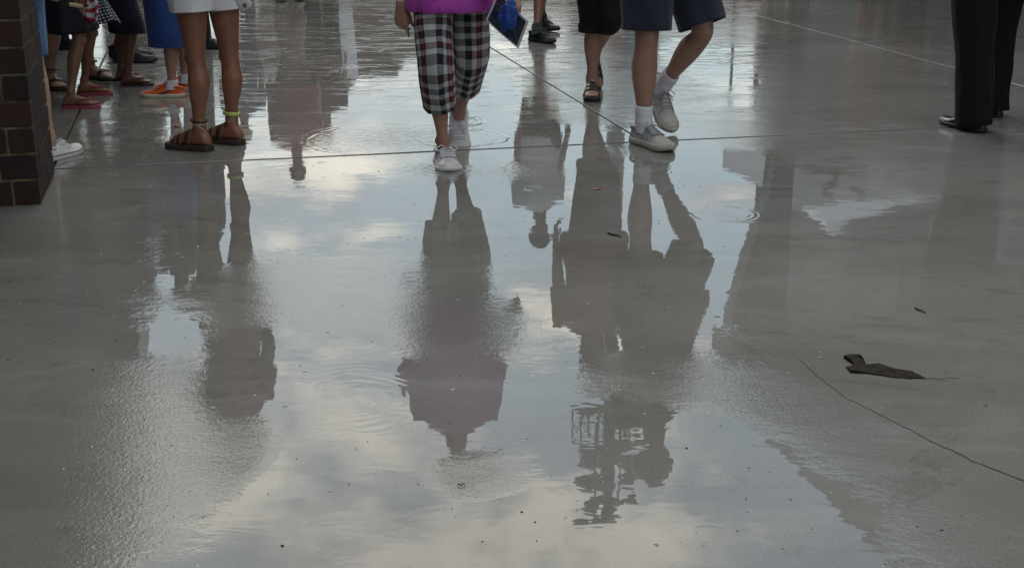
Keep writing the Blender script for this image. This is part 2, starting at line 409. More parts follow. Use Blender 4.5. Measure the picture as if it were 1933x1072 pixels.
# ------------------------------------------------------------------ brick gate pillar and the two gate roofs
M_brick = bpy.data.materials.new('dark_red_brick'); M_brick.use_nodes = True
t = NT(M_brick.node_tree)
co = t.n('ShaderNodeTexCoord').outputs['Object']; rnd = t.n('ShaderNodeObjectInfo').outputs['Random']
off = t.vm('ADD', co, t.n('ShaderNodeCombineXYZ', {0: t.m('MULTIPLY', rnd, 31.0), 1: 0.0, 2: 0.0}).outputs[0])
bc = t.ramp(rnd, [(0.0, (0.026, 0.013, 0.011)), (0.4, (0.038, 0.017, 0.013)), (0.75, (0.018, 0.012, 0.011)), (1.0, (0.044, 0.021, 0.015))])
bc = t.mix(t.mr(t.noise(off, 22, 5, 0.7), 0.4, 0.75, 0, 0.6), bc, (0.045, 0.025, 0.022))
bb = t.n('ShaderNodeBump', {'Height': t.noise(off, 110, 4, 0.65), 'Strength': 1.0, 'Distance': 0.006})
p = t.n('ShaderNodeBsdfPrincipled', {'Base Color': bc, 'Roughness': 0.8, 'Normal': bb.outputs[0], 'Specular IOR Level': 0.3})
t.n('ShaderNodeOutputMaterial', {0: p.outputs[0]})
M_mortar = simple('pale_mortar', (0.125, 0.108, 0.062), 0.95, 0.7, 18, 0.002, 160)
M_roof = simple('roof_deck_paint', (0.30, 0.29, 0.27), 0.6, 0.2, 2)
M_steel = simple('grey_painted_steel', (0.20, 0.20, 0.195), 0.45, 0.15, 6)

BRICKS = {}
def brick_mesh(L):
    key = round(L, 4)
    if key not in BRICKS:
        mb = MB(); hx, hy, hz, c = L / 2, 0.046, 0.046, 0.003
        rings = []
        for (z, q) in ((-hz, c), (-hz + c, 0), (hz - c, 0), (hz, c)):
            rings.append([(sx * (hx - q), sy * (hy - q), z) for sx, sy in ((-1, -1), (1, -1), (1, 1), (-1, 1))])
        mb.loft(rings); me = mb.mesh('brick', M_brick, False); BRICKS[key] = me
    return BRICKS[key]
def pillar(u0, u1, v0, v1, H, label, detailed=True):
    r = thing('brick_pillar', label, 'pillar')
    mb = MB(); cu, cv = (u0 + u1) / 2, (v0 + v1) / 2; ins = 0.007
    mb.box(UV(cu, cv, H / 2), (u1 - u0) / 2 - ins, (v1 - v0) / 2 - ins, H / 2, (UX, VX, Vector((0, 0, 1))))
    put('mortar_core', mb, M_mortar, r, False)
    course, jt = 0.1016, 0.010; n = int(H / course); count = 0; extra = MB()
    for k in range(n):
        z = (k + 0.5) * course
        for face in range(4):
            Lf = (u1 - u0) if face % 2 == 0 else (v1 - v0)
            # the stretcher of one face ends in a header on the next
            x = 0.0 if k % 2 == 0 else 0.092 + jt; segs = []
            end = Lf - (0.0 if k % 2 == 1 else 0.092 + jt)
            while x < end - 0.03:
                L = min(0.305, end - x)
                if 0 < end - x - L < 0.06: L = (end - x - jt) / 2
                segs.append((x, L)); x += L + jt
            for (x, L) in segs:
                s = x + L / 2 - Lf / 2; dd = 0.046 + random.uniform(-0.0012, 0.0012)
                if face == 0: pos = UV(cu + s, v0 + dd, z); ang = 0
                elif face == 1: pos = UV(u1 - dd, cv + s, z); ang = 90
                elif face == 2: pos = UV(cu - s, v1 - dd, z); ang = 180
                else: pos = UV(u0 + dd, cv - s, z); ang = 270
                if detailed and count < 296:
                    o = bpy.data.objects.new('brick', brick_mesh(L)); COL.objects.link(o); o.parent = r
                    o.location = pos; o.rotation_euler = (0, 0, SITE + R(ang)); count += 1
                else:
                    a = SITE + R(ang); c_, s_ = math.cos(a), math.sin(a)
                    extra.box(pos, L / 2, 0.046, 0.046, (Vector((c_, s_, 0)), Vector((-s_, c_, 0)), Vector((0, 0, 1))))
    if extra.v:
        o = put('bricks', extra, M_brick, r, False); o['kind'] = 'stuff'
    rebase(r, UV(cu, cv, 0))
    return r
pillar(-1.22, -0.67, 5.30, 5.85, 4.87, 'dark red brick pillar at the left edge with thick pale mortar joints')
# ================================================================== people
Z = Vector((0, 0, 1))
def unit(v): return Vector(v).normalized()
def yaw(deg): return Vector((math.sin(R(deg)), math.cos(R(deg)), 0))     # 0 looks away from the camera, 90 to the right, 180 at the camera

def ring(c, u, wv, a, bf, bb, n=20, p=1.0):
    out = []
    for j in range(n):
        th = 2 * math.pi * j / n; cs, sn = math.cos(th), math.sin(th)
        if p != 1.0: cs = math.copysign(abs(cs) ** p, cs); sn = math.copysign(abs(sn) ** p, sn)
        out.append(c + u * (a * cs) + wv * ((bf if sn > 0 else bb) * sn))
    return out
def interp(tab, t):
    for i in range(len(tab) - 1):
        if t <= tab[i + 1][0]:
            f = (t - tab[i][0]) / max(1e-6, tab[i + 1][0] - tab[i][0]); f = max(0.0, min(1.0, f))
            return [tab[i][k] * (1 - f) + tab[i + 1][k] * f for k in range(1, len(tab[i]))]
    return list(tab[-1][1:])
def chain(J, n=30, smooth=4, t0=0.0, t1=None):
    """points along joints J; parameter runs 0..len(J)-1"""
    t1 = len(J) - 1 if t1 is None else t1
    P, T = [], []
    N = n * (len(J) - 1)
    for i in range(N + 1):
        t = i / N * (len(J) - 1); k = min(int(t), len(J) - 2); f = t - k
        P.append(Vector(J[k]).lerp(Vector(J[k + 1]), f)); T.append(t)
    for _ in range(smooth): P = [P[0]] + [(P[i - 1] + P[i] * 2 + P[i + 1]) / 4 for i in range(1, len(P) - 1)] + [P[-1]]
    return [(p, t) for p, t in zip(P, T) if t0 - 1e-6 <= t <= t1 + 1e-6]

LEG = [(0, .092, .095, .098), (.3, .084, .086, .086), (.6, .070, .071, .068), (.85, .054, .056, .052), (1.0, .051, .058, .046), (1.12, .047, .050, .050),
       (1.32, .057, .045, .070), (1.5, .052, .041, .061), (1.7, .038, .035, .042), (1.87, .030, .033, .033), (1.95, .036, .036, .036), (2.0, .034, .036, .040)]
ARM = [(0, .050, .052, .052), (.3, .046, .046, .046), (.7, .039, .040, .040), (1.0, .036, .039, .037), (1.2, .039, .037, .037), (1.6, .030, .028, .028), (2.0, .028, .021, .021)]

FOOT = [(-.062, .012, .020), (-.055, .024, .040), (-.035, .032, .070), (-.005, .033, .092), (.03, .034, .078), (.07, .040, .060), (.11, .046, .045), (.14, .047, .034), (.158, .042, .024), (.166, .034, .016)]
def fsec(t, ph, s, grow=0.0):
    wd, h = interp(FOOT, t); wd += grow; h += grow
    return (wd * math.copysign(abs(math.cos(ph)) ** .8, math.cos(ph)), h * abs(math.sin(ph)) ** .85)

class Fr:                                   # a foot's frame: origin on the ground under the ankle
    def __init__(s, ankle, fwd, pitch=0.0, k=1.0, side=1, lift=0.0, ah=.088, roll=0.0):
        f = unit(Vector((fwd[0], fwd[1], 0))); l = f.cross(Z)
        s.f = (f * math.cos(pitch) - Z * math.sin(pitch)).normalized(); s.u = l.cross(s.f).normalized(); s.l = l
        if roll:
            s.l, s.u = s.l * math.cos(roll) + s.u * math.sin(roll), s.u * math.cos(roll) - s.l * math.sin(roll)
        s.k = k; s.side = side; s.o = Vector(ankle) - s.u * ((ah) * k + lift); s.lift = lift
    def P(s, x, y, z): return s.o + s.l * (x * s.k) + s.f * (y * s.k) + s.u * (z * s.k + s.lift)
    def S(s, x, y, z): return s.o + s.l * (x * s.k) + s.f * (y * s.k) + s.u * (z * s.k)

def bare_foot(mb, fr):
    rings = []
    for (y, wd, h) in FOOT:
        sh = -fr.side * .010 * max(0, y) / .16
        r = []
        for j in range(18):
            th = 2 * math.pi * j / 18; cs, sn = math.cos(th), math.sin(th)
            x = wd * math.copysign(abs(cs) ** .8, cs); z = h * .30 + (h * .70 * abs(sn) ** .9 if sn > 0 else -h * .30 * abs(sn) ** .5)
            r.append(fr.P(x + sh, y, max(.001, z)))
        rings.append(r)
    mb.loft(rings)
    # toes, big toe on the inner side
    for i, (x, y1, r) in enumerate([(-.032, .193, .0125), (-.010, .190, .0095), (.007, .183, .009), (.022, .173, .0085), (.036, .160, .0085)]):
        x = x * fr.side - fr.side * .008
        mb.tube([fr.P(x * .95, .13, .014), fr.P(x, .155, .014), fr.P(x, y1 - .012, .012), fr.P(x, y1, .0095)], [r * fr.k, r * fr.k * 1.02, r * fr.k, r * fr.k * .55], 8)

def hand(mb, wrist, d, n, s, k=1.0, curl=(20, 30, 35, 40), thumb=35, spread=0.0, pinch=None):
    """d towards the fingers, n out of the back of the hand, s towards the thumb"""
    d = unit(d); n = unit(Vector(n) - d * d.dot(Vector(n))); s_ = d.cross(n)
    s = s_ if s_.dot(Vector(s)) > 0 else -s_
    wr = Vector(wrist)
    rings = []
    for (y, a, b) in ((-.03, .026, .020), (0, .027, .019), (.03, .036, .017), (.065, .041, .015), (.088, .040, .013), (.096, .034, .009)):
        rings.append(ring(wr + d * (y * k) + n * (.002 * k), s, n, a * k, b * k, b * k, 14, .85))
    mb.loft(rings)
    for i, (x, L, r) in enumerate([(.030, .072, .0090), (.010, .080, .0092), (-.010, .074, .0088), (-.029, .058, .0078)]):
        base = wr + d * (.085 * k) + s * (x * k); p = [base]; dirn = d + s * (spread * (1.5 - i) * .3); dirn.normalize(); ang = 0
        for q, fr in enumerate((.45, .30, .25)):
            ang += R(curl[i]) * (0.7, 1.1, .8)[q]
            dd = dirn * math.cos(ang) - n * math.sin(ang); p.append(p[-1] + dd * (L * fr * k))
        mb.tube([wr + d * (.06 * k) + s * (x * .9 * k)] + p, [r * k, r * k * 1.08, r * k, r * k * .92, r * k * .6], 8)
    b = wr + d * (.022 * k) + s * (.026 * k) - n * (.006 * k); a = R(thumb)
    d1 = (d * math.cos(a) + s * math.sin(a) - n * .25).normalized(); d2 = (d * math.cos(a * .4) + s * math.sin(a * .4) - n * .3).normalized()
    mb.tube([b - d1 * (.01 * k), b + d1 * (.035 * k), b + d1 * (.035 * k) + d2 * (.030 * k), b + d1 * (.037 * k) + d2 * (.052 * k)], [.013 * k, .0115 * k, .010 * k, .006 * k], 8)

def remeshed(name, mb, mat, voxel, parent, it=4):
    me = mb.mesh(name + '_raw', mat)
    o = bpy.data.objects.new('tmp', me); COL.objects.link(o)
    md = o.modifiers.new('r', 'REMESH'); md.mode = 'VOXEL'; md.voxel_size = voxel; md.use_smooth_shade = True
    sm = o.modifiers.new('s', 'SMOOTH'); sm.iterations = it; sm.factor = 0.5
    dg = bpy.context.evaluated_depsgraph_get(); dg.update()
    new = bpy.data.meshes.new_from_object(o.evaluated_get(dg)); new.name = name
    new.materials.clear(); new.materials.append(mat)
    new.polygons.foreach_set('use_smooth', [True] * len(new.polygons)); new.update()
    bpy.data.objects.remove(o); bpy.data.meshes.remove(me)
    n = bpy.data.objects.new(name, new); COL.objects.link(n); n.parent = parent
    return n

class Person:
    """joints in world space. legs: {'hip','knee','ankle','fwd','pitch'}; built into one continuous body with children for clothes"""
    def __init__(s, label, k, pelvis, face, sk, group='people crossing the wet plaza', lean=(0, 0), thick=1.0, voxel=.0075, cat='person'):
        s.root = thing('person', label, cat, group); s.k = k; s.f = unit(Vector((face[0], face[1], 0))); s.l = s.f.cross(Z)
        s.pel = Vector(pelvis); s.sk = sk; s.tk = thick; s.vox = voxel; s.legs = []; s.arms = []; s.mb = MB()
        s.up = unit(Z + s.f * lean[0] + s.l * lean[1])
        s.base = Vector((s.pel.x, s.pel.y, 0)); s.headf = s.f
    def at(s, x, y, z):                      # body space measured from the pelvis: lateral (right +), forward, along the spine
        return s.pel + (s.l * x + s.f * y + s.up * z) * s.k
    def hipj(s, side): return s.pel + s.l * (.085 * s.k * side) - Z * (.01 * s.k)
    def leg(s, side, knee, ankle, fwd, pitch=0.0, bare=True, hip=None, lift=0.0, calf=1.0, roll=0.0, fk=None):
        hip = s.hipj(side) if hip is None else Vector(hip)
        knee, ankle = Vector(knee), Vector(ankle)
        J = [hip, knee, ankle]; fwd = unit(Vector((fwd[0], fwd[1], 0)))
        fr = Fr(ankle, fwd, pitch, fk or s.k, side, lift, roll=roll)
        s.legs.append((J, fr, fwd))
        pts = chain(J, 16, 5); rings = []
        for i, (p, t) in enumerate(pts):
            tg = (pts[min(i + 1, len(pts) - 1)][0] - pts[max(i - 1, 0)][0]).normalized()
            lat = fwd.cross(Z); lat = (lat - tg * lat.dot(tg)).normalized(); fr_ = lat.cross(tg)
            if fr_.dot(fwd) < 0: fr_ = -fr_
            a, bf, bb = interp(LEG, t); g = s.k * s.tk * (calf if t > .9 else 1.0)
            rings.append(ring(p, lat, fr_, a * g, bf * g, bb * g, 20))
        tail = rings[-1]; tg = (pts[-1][0] - pts[-2][0]).normalized()
        rings.append([p + (fr.o + fr.u * (.03 * fr.k + lift) - ankle) * .8 for p in tail])
        s.mb.loft(rings)
        tk = unit(knee - hip); kf = (fwd - tk * fwd.dot(tk)).normalized(); kl = fwd.cross(Z); g = s.k * s.tk
        s.mb.ell(chain(J, 16, 5)[16][0] + kf * (.046 * g), (kl * (.030 * g), kf * (.019 * g), tk * (.034 * g)), 12, 8)
        sh_ = unit(ankle - knee)
        for q in (-1, 1): s.mb.ell(ankle + fr.l * (.030 * g * q) - sh_ * (.004 * (q + 1)), (fr.l * (.011 * g), fr.f * (.015 * g), fr.u * (.017 * g)), 10, 6)
        if bare: bare_foot(s.mb, fr)
        else: s.mb.ell(fr.P(0, .015, .032), (fr.l * .026 * fr.k, fr.f * .06 * fr.k, fr.u * .020 * fr.k))
        return fr
    def arm(s, side, elbow, wrist, d=None, n=None, thumb=None, curl=(25, 32, 38, 42), th=30, shoulder=None):
        sh = s.at(.185 * side, 0, .50) if shoulder is None else Vector(shoulder)
        J = [sh, Vector(elbow), Vector(wrist)]; s.arms.append(J)
        pts = chain(J, 10, 3); rings = []
        for i, (p, t) in enumerate(pts):
            tg = (pts[min(i + 1, len(pts) - 1)][0] - pts[max(i - 1, 0)][0]).normalized()
            lat = s.f - tg * s.f.dot(tg)
            lat = lat.normalized() if lat.length > .1 else (s.l - tg * s.l.dot(tg)).normalized()
            w_ = tg.cross(lat); a, b, c = interp(ARM, t); g = s.k * (1 + (s.tk - 1) * .6)
            rings.append(ring(p, lat, w_, a * g, b * g, c * g, 14))
        s.mb.loft(rings)
        d = (J[2] - J[1]) if d is None else d
        n = s.l * side if n is None else n; thumb = s.f if thumb is None else thumb
        hand(s.mb, J[2], d, n, thumb, s.k, curl, th)
    def arm_down(s, side, out=.06, fwd=.05):
        s.arm(side, s.at((.185 + out) * side, .0, .20), s.at((.20 + out) * side, fwd, -.04), -s.up + s.f * .15)
    TORSO = [(-.09, .10, .08, .09), (-.04, .165, .105, .115), (.03, .172, .11, .12), (.12, .150, .105, .095), (.22, .140, .105, .09), (.34, .160, .115, .10),
             (.44, .172, .105, .105), (.50, .160, .08, .09), (.54, .105, .06, .075), (.57, .062, .055, .062), (.62, .055, .055, .058), (.66, .055, .06, .058)]
    def finish(s, hair=(.05, .03, .02), longhair=0.0, belly=0.0, voxel=None, headturn=None, headpitch=0.0):
        T = s.TORSO; rings = []
        for (z, a, bf, bb) in T:
            bf += belly * math.exp(-((z - .16) / .12) ** 2); g = s.k * (s.tk if z < .56 else 1)
            rings.append(ring(s.at(0, (.0 if z < .5 else .02), z), s.l, s.f, a * g, bf * g, bb * g, 24, .9))
        s.mb.loft(rings)
        hf = s.f if headturn is None else unit((headturn[0], headturn[1], 0)); hl = hf.cross(Z); k = s.k
        hu = unit(Z - hf * headpitch); hf = hl.cross(hu) * -1 if (hl.cross(hu)).dot(hf) < 0 else hl.cross(hu)
        c = s.at(0, .025, .775); s.hc, s.hf, s.hl, s.hu = c, hf, hl, hu
        q = lambda x, y, z: c + (hl * x + hf * y + hu * z) * k
        A = lambda a, b, d: (hl * (a * k), hf * (b * k), hu * (d * k))
        s.mb.ell(q(0, -.01, .02), A(.076, .097, .098), 18, 12); s.mb.ell(q(0, .022, -.055), A(.056, .066, .062), 16, 10)
        s.mb.tube([q(0, .082, .028), q(0, .100, -.002), q(0, .112, -.022), q(0, .095, -.030)], [.010 * k, .011 * k, .015 * k, .011 * k], 8)
        for sd in (-1, 1):
            s.mb.ell(q(.076 * sd, -.012, -.008), A(.010, .020, .032), 10, 6); s.mb.ell(q(.030 * sd, .080, .032), A(.026, .012, .009), 10, 6)
        s.mb.ell(q(0, .083, -.060), A(.024, .010, .011), 10, 6)
        s.body = remeshed('body', s.mb, s.sk, (voxel or s.vox), s.root, 3)
        for sd in (-1, 1):
            e = MB(); e.ell(q(.031 * sd, .081, .012), A(.012, .011, .010), 10, 6); put('eye', e, M_eye, s.root)
        e = MB(); e.ell(q(0, .090, -.060), A(.020, .007, .006), 10, 6); put('mouth', e, M_lip, s.root)
        if hair is not None:
            e = MB(); rings = []
            for i in range(9):
                th = math.pi * (.02 + .56 * i / 8); r = []
                for j in range(22):
                    ph = 2 * math.pi * j / 22; front = max(0, math.sin(ph)); lim = min(th, math.pi * (.56 - .24 * front))
                    rr = 1.10 + .05 * mnoise.noise((math.cos(ph) * 2, math.sin(ph) * 2, th * 3 + s.pel.x))
                    p = c + (hl * (math.sin(lim) * math.cos(ph) * .077) + hf * (-.012 + math.sin(lim) * math.sin(ph) * .098) + hu * (.022 + math.cos(lim) * .099)) * (k * rr)
                    r.append(p)
                rings.append(r)
            if longhair:
                for i in range(1, 7):
                    f = i / 6; r = []
                    for j in range(22):
                        ph = 2 * math.pi * j / 22; b = min(0.0, math.sin(ph)); x = math.cos(ph)
                        p = c + (hl * (x * (.088 - .02 * f)) + hf * (-.02 - .085 * abs(b) - .02 * f + (.0 if b < 0 else .01)) + hu * (.0 - longhair * f)) * k
                        r.append(p)
                    rings.append(r)
            e.loft(rings, (True, True)); put('hair', e, simple('hair_%d' % len(bpy.data.materials), hair, .5, .3, 120, .001, 600), s.root)
        rebase(s.root, s.base)
        return s
    # ---- clothes (called before finish; all meshes in world space)
    def tubewear(s, mb, J, fwd, t0, t1, prof, n=40, m=26, fold=.05, seed=0.0, hemturn=True, vf=7.0, u0=0.0):
        pts = chain(J, 60, 8); pts = [q for q in pts if t0 <= q[1] <= t1]
        step = max(1, len(pts) // m); sel = pts[::step]
        if sel[-1] is not pts[-1]: sel.append(pts[-1])
        rings, uvs, L = [], [], 0.0; per = 2 * math.pi * interp(prof, t1)[0] * s.k
        for i, (p, t) in enumerate(sel):
            if i: L += (p - sel[i - 1][0]).length
            a_, b_ = sel[max(i - 1, 0)][0], sel[min(i + 1, len(sel) - 1)][0]; tg = (b_ - a_).normalized()
            lat = fwd.cross(Z); lat = (lat - tg * lat.dot(tg)).normalized(); fr_ = lat.cross(tg)
            if fr_.dot(fwd) < 0: fr_ = -fr_
            a, bf, bb = [x * s.k for x in interp(prof, t)]; r, uv = [], []
            f = i / max(1, len(sel) - 1)
            for j in range(n):
                th = 2 * math.pi * j / n; cs, sn = math.cos(th), math.sin(th)
                w1 = mnoise.noise((cs * 2.0 + seed, sn * 2.0, L * vf)); w2 = mnoise.noise((cs * 4.3, sn * 4.3 + seed, L * vf * .45 + 9)); w3 = math.sin(th * 7 + seed * 5 + 2 * w1)
                g = 1 + fold * (w1 * 1.0 + w2 * .8 + .32 * w3 * f)
                r.append(p + lat * (a * cs * g) + fr_ * ((bf if sn > 0 else bb) * sn * g)); uv.append((u0 + per * (j / n), L))
            rings.append(r); uvs.append(uv)
        if hemturn:
            c = sum(rings[-1], Vector()) / n; tg = (sel[-1][0] - sel[-2][0]).normalized()
            for (g, d) in ((.985, .003), (.955, .001), (.94, -.012), (.93, -.05)):
                rings.append([c + (p - c) * g + tg * (d * s.k) for p in rings[len(sel) - 1]]); uvs.append(uvs[len(sel) - 1])
        # close the wrap in the texture by repeating the first column
        mb.loft([r + [r[0]] for r in rings], (False, False), closed=False, uv=[u + [(u0 + per, u[0][1])] for u in uvs])
    def trunkwear(s, mb, z0, z1, grow=.018, n=44, fold=.03, seed=0.0, flare=0.0, belly=0.0, shape=None, front=0.0):
        rings, uvs = [], []; m = 22
        for i in range(m + 1):
            f = i / m; z = z0 + (z1 - z0) * f; a, bf, bb = interp(shape or s.TORSO, z)
            bf += belly * math.exp(-((z - .16) / .12) ** 2)
            if z < 0.03 and shape is None: a, bf, bb = .172, .11 + belly * .3, .12
            bf += front * max(0.0, min(1.0, (.12 - z) / .2))
            g = s.k * s.tk; fl = 1 + flare * max(0, (.12 - z)) / .2
            r, uv = [], []
            for j in range(n):
                th = 2 * math.pi * j / n; cs, sn = math.cos(th), math.sin(th)
                cs_, sn_ = math.copysign(abs(cs) ** .9, cs), math.copysign(abs(sn) ** .9, sn)
                w1 = mnoise.noise((cs * 2 + seed, sn * 2, z * 9)); w3 = math.sin(th * 9 + seed + 2 * w1); q = 1 + fold * (w1 + .4 * w3 * max(0, 1 - z / .3))
                r.append(s.at(0, 0, z) + s.l * ((a + grow) * g * fl * cs_ * q) + s.f * (((bf if sn > 0 else bb) + grow) * g * fl * sn_ * q)); uv.append((j / n * .95 * s.k, z * s.k))
            rings.append(r); uvs.append(uv)
        c = sum(rings[0], Vector()) / n
        rings = [[c + (p - c) * g + s.up * d for p in rings[0]] for (g, d) in ((.92, .05), (.95, .004), (.985, -.003))] + rings
        uvs = [uvs[0]] * 3 + uvs
        mb.loft(rings, (False, True), uv=uvs)
    def trousers(s, mat, t1, prof, waist=.12, name='shorts', fold=.05, seed=0.0, part=None, hem=True, u0=.03):
        mb = MB()
        for i, (J, fr, fwd) in enumerate(s.legs):
            if t1 > 1.9: J = [J[0], J[1], J[2] - Z * (.066 * s.k)]
            s.tubewear(mb, J, fwd, 0.0, t1, prof, fold=fold, seed=seed + i * 3.3, hemturn=hem, u0=u0 + i * .37)
        s.trunkwear(mb, -.085, waist, .014, fold=.02, seed=seed, shape=[(-.085, .12, .09, .10), (-.04, .166, .108, .116)] + Person.TORSO[2:])
        return put(name, mb, mat, s.root)
    def skirt(s, mat, hemz, waist=.12, rx=.21, ry=.17, name='skirt', seed=0.0, fold=.05, top=(.16, .12), off=0.0):
        mb = MB(); rings = []; m = 26; n = 48; z1 = s.pel.z + waist * s.k
        cen = sum(((J[0] + J[1]) / 2 for J, _, _ in s.legs), Vector()) / max(1, len(s.legs)) + Vector((off, 0, 0))
        for i in range(m + 1):
            f = i / m; z = z1 + (hemz - z1) * f; c = Vector((s.pel.x, s.pel.y, z)).lerp(Vector((cen.x, cen.y, z)), f)
            a = (top[0] + (rx - top[0]) * f ** .7) * s.k; b = (top[1] + (ry - top[1]) * f ** .7) * s.k; r = []
            for j in range(n):
                th = 2 * math.pi * j / n; w1 = mnoise.noise((math.cos(th) * 1.6 + seed, math.sin(th) * 1.6, z * 5)); q = 1 + fold * f * (w1 * 1.2 + .5 * math.sin(th * 8 + seed + 3 * w1))
                r.append(c + s.l * (a * math.cos(th) * q) + s.f * (b * math.sin(th) * q))
            rings.append(r)
        c = sum(rings[-1], Vector()) / n
        for (g, d) in ((.985, -.003), (.96, -.001), (.94, .012), (.9, .08)): rings.append([c + (p - c) * g + Z * d for p in rings[m]])
        mb.loft(rings, (True, False)); return put(name, mb, mat, s.root)
    def shirt(s, mat, z0=-.06, sleeve=.75, grow=.022, name='shirt', seed=0.0, belly=0.0, flare=0.06, cuff=.058, fold=.035, front=0.0):
        mb = MB(); s.trunkwear(mb, z0, .565, grow, fold=fold, seed=seed, belly=belly, flare=flare, front=front)
        for i, J in enumerate(s.arms):
            prof = [(0, .072, .075, .075), (.4, .066, .068, .068), (1.0, .058, .06, .06), (1.5, .054, .056, .056), (2.0, cuff, cuff * .95, cuff * .95)]
            s.tubewear(mb, J, s.f if abs((J[1] - J[0]).normalized().dot(s.f)) < .9 else s.l, 0.0, sleeve, prof, n=26, m=16, fold=.06, seed=seed + i)
        return put(name, mb, mat, s.root)

# ------------------------------------------------------------------ shoes
OUT = [(0, .004), (.02, .018), (.06, .028), (.15, .034), (.3, .034), (.45, .035), (.6, .041), (.72, .046), (.82, .045), (.9, .038), (.96, .026), (.99, .013), (1.0, .003)]
HGT = {'runner': [(0, .060), (.05, .082), (.15, .092), (.28, .088), (.36, .096), (.42, .094), (.5, .084), (.62, .068), (.75, .056), (.88, .048), (.95, .040), (1, .024)],
       'plimsoll': [(0, .058), (.05, .070), (.15, .072), (.28, .064), (.36, .072), (.42, .076), (.5, .068), (.62, .056), (.75, .047), (.88, .043), (.95, .037), (1, .022)],
       'dress': [(0, .055), (.05, .066), (.15, .072), (.28, .070), (.36, .074), (.45, .072), (.55, .060), (.7, .046), (.85, .040), (.95, .034), (1, .018)]}
def shoe(person, fr, style, mats, L=.285, soleh=.026, laces=True, wide=1.0, toecap=None, stripe=None, swoosh=None, heel=None, label=None, sunk=0.0):
    hg = HGT[style]; y0 = -.075 * L / .285
    def yy(t): return y0 + L * t
    def cx(t): return -fr.side * (.012 * max(0, t - .35) - .006 * math.sin(math.pi * t))
    def spring(t): return .014 * max(0, (t - .72) / .28) ** 2 + .004 * max(0, (.08 - t) / .08)
    def sec(t, ph, g=0.0):
        w_ = interp(OUT, t)[0] * wide + g; h = interp(hg, t)[0] + g; cs, sn = math.cos(ph), math.sin(ph)
        b = soleh * .8; lean = .82 + .18 * (1 - abs(sn))
        return fr.S(cx(t) + w_ * .97 * math.copysign(abs(cs) ** .62, cs) * lean, yy(t), b + spring(t) + (h - b) * abs(sn) ** .85)
    ts = [0, .008, .02, .04, .07, .11, .16, .22, .28, .34, .38, .42, .46, .5, .55, .6, .65, .7, .75, .8, .85, .89, .92, .95, .97, .985, .995, 1]
    up = MB()
    rings = []
    for t in ts:
        r = [sec(t, math.pi * j / 18) for j in range(19)]; r += [fr.S(cx(t) + interp(OUT, t)[0] * .8 * (-1 + 2 * j / 5), yy(t), soleh * .55 + spring(t)) for j in range(6)]
        rings.append(r)
    up.loft(rings)
    U = put('shoe', up, mats['upper'], person.root)
    if label: U['label'] = label
    # sole, waisted and sprung
    so = MB(); n = 26; loops = []
    tt = [0.5 - .5 * math.cos(math.pi * i / n) for i in range(n + 1)]
    for (z, g) in ((0, -.004), (.004, .002), (soleh * .5, .0035), (soleh * .9, .002), (soleh, -.002)):
        lp = []
        for side in (1, -1):
            for t in (tt if side == 1 else tt[::-1][1:-1]):
                w_ = interp(OUT, t)[0] * wide + g
                if heel and z < soleh * .4 and .30 < t < .48: zz = heel
                else: zz = z
                lp.append(fr.S(cx(t) + side * max(.001, w_), yy(t) + (g if t > .5 else -g), zz + spring(t) * (1 if z < soleh * .8 else .9)))
        loops.append(lp)
    so.loft(loops); put('sole', so, mats['sole'], U)
    # padded rim of the opening
    rim = MB(); pts = []
    for j in range(21):
        a = 2 * math.pi * j / 20; t = .17 + .19 * math.cos(a) * -1 + .02; x = .029 * wide * math.sin(a); h = interp(hg, min(.5, max(0.02, t)))[0]
        pts.append(fr.S(cx(t) + x, yy(t), h - .002 + .004 * math.cos(2 * a)))
    rim.tube(pts, .0065 * fr.k, 8, False); put('collar', rim, mats.get('trim', mats['upper']), U)
    if toecap:
        tc_ = MB(); rings = [[sec(t, math.pi * j / 18, .0018) for j in range(19)] for t in ((.80, .84, .88, .92, .95, .97, .985, 1.0) if style == 'plimsoll' else (.93, .95, .97, .985, 1.0))]
        tc_.loft(rings, (False, False), closed=False); put('toe_cap', tc_, toecap, U)
    if style == 'runner' and laces:
        for sd in (1, -1):                       # stitched overlays: two slanting side bands and the heel counter
            for (ta, tb, d0, d1, wdt) in ((.46, .36, 40, 90, .045), (.57, .50, 40, 90, .04), (.20, .05, 46, 90, .07)):
                rows = []
                for q in range(7):
                    f = q / 6; t = ta + (tb - ta) * f; ph = math.pi / 2 + sd * R(d0 + (d1 - d0) * f) * .98
                    rows.append([sec(max(0.0, t - wdt / 2), ph, .0016), sec(t + wdt / 2, ph, .0016)])
                ov = MB(); ov.loft(rows, (False, False), closed=False); put('overlay', ov, mats.get('trim', mats['upper']), U)
    if stripe:
        st = MB(); pts = []
        for side in (1, -1):
            for t in (tt if side == 1 else tt[::-1][1:-1]):
                pts.append(fr.S(cx(t) + side * (interp(OUT, t)[0] * wide + .0045), yy(t) + (.004 if t > .9 else -.003 if t < .1 else 0), soleh * .93 + spring(t)))
        st.tube(pts + pts[:1], .0022, 6, False); put('foxing_stripe', st, stripe, U)
    if laces:
        # eyestays, crossed laces and a bow
        es = MB()
        for sg in (1, -1):
            rows = [[sec(t, math.pi / 2 + sg * R(d), .0022) for d in (26, 34, 44, 52)] for t in (.40, .45, .50, .55, .60, .66, .70)]
            es = MB(); es.loft(rows, (False, False), closed=False); put('eyestay', es, mats.get('trim', mats['upper']), U)
        lc = MB(); tl = (.42, .48, .54, .60, .65)
        for i, t in enumerate(tl):
            for sg in (1, -1):
                t2 = tl[min(i + 1, 4)]
                lc.tube([sec(t * (1 - q) + t2 * q * .6 + t * q * .4, math.pi / 2 + sg * R(38 - 76 * q), .0055) for q in (0, .25, .5, .75, 1)], .0026 * fr.k, 6)
        c = sec(.41, math.pi / 2, .008)
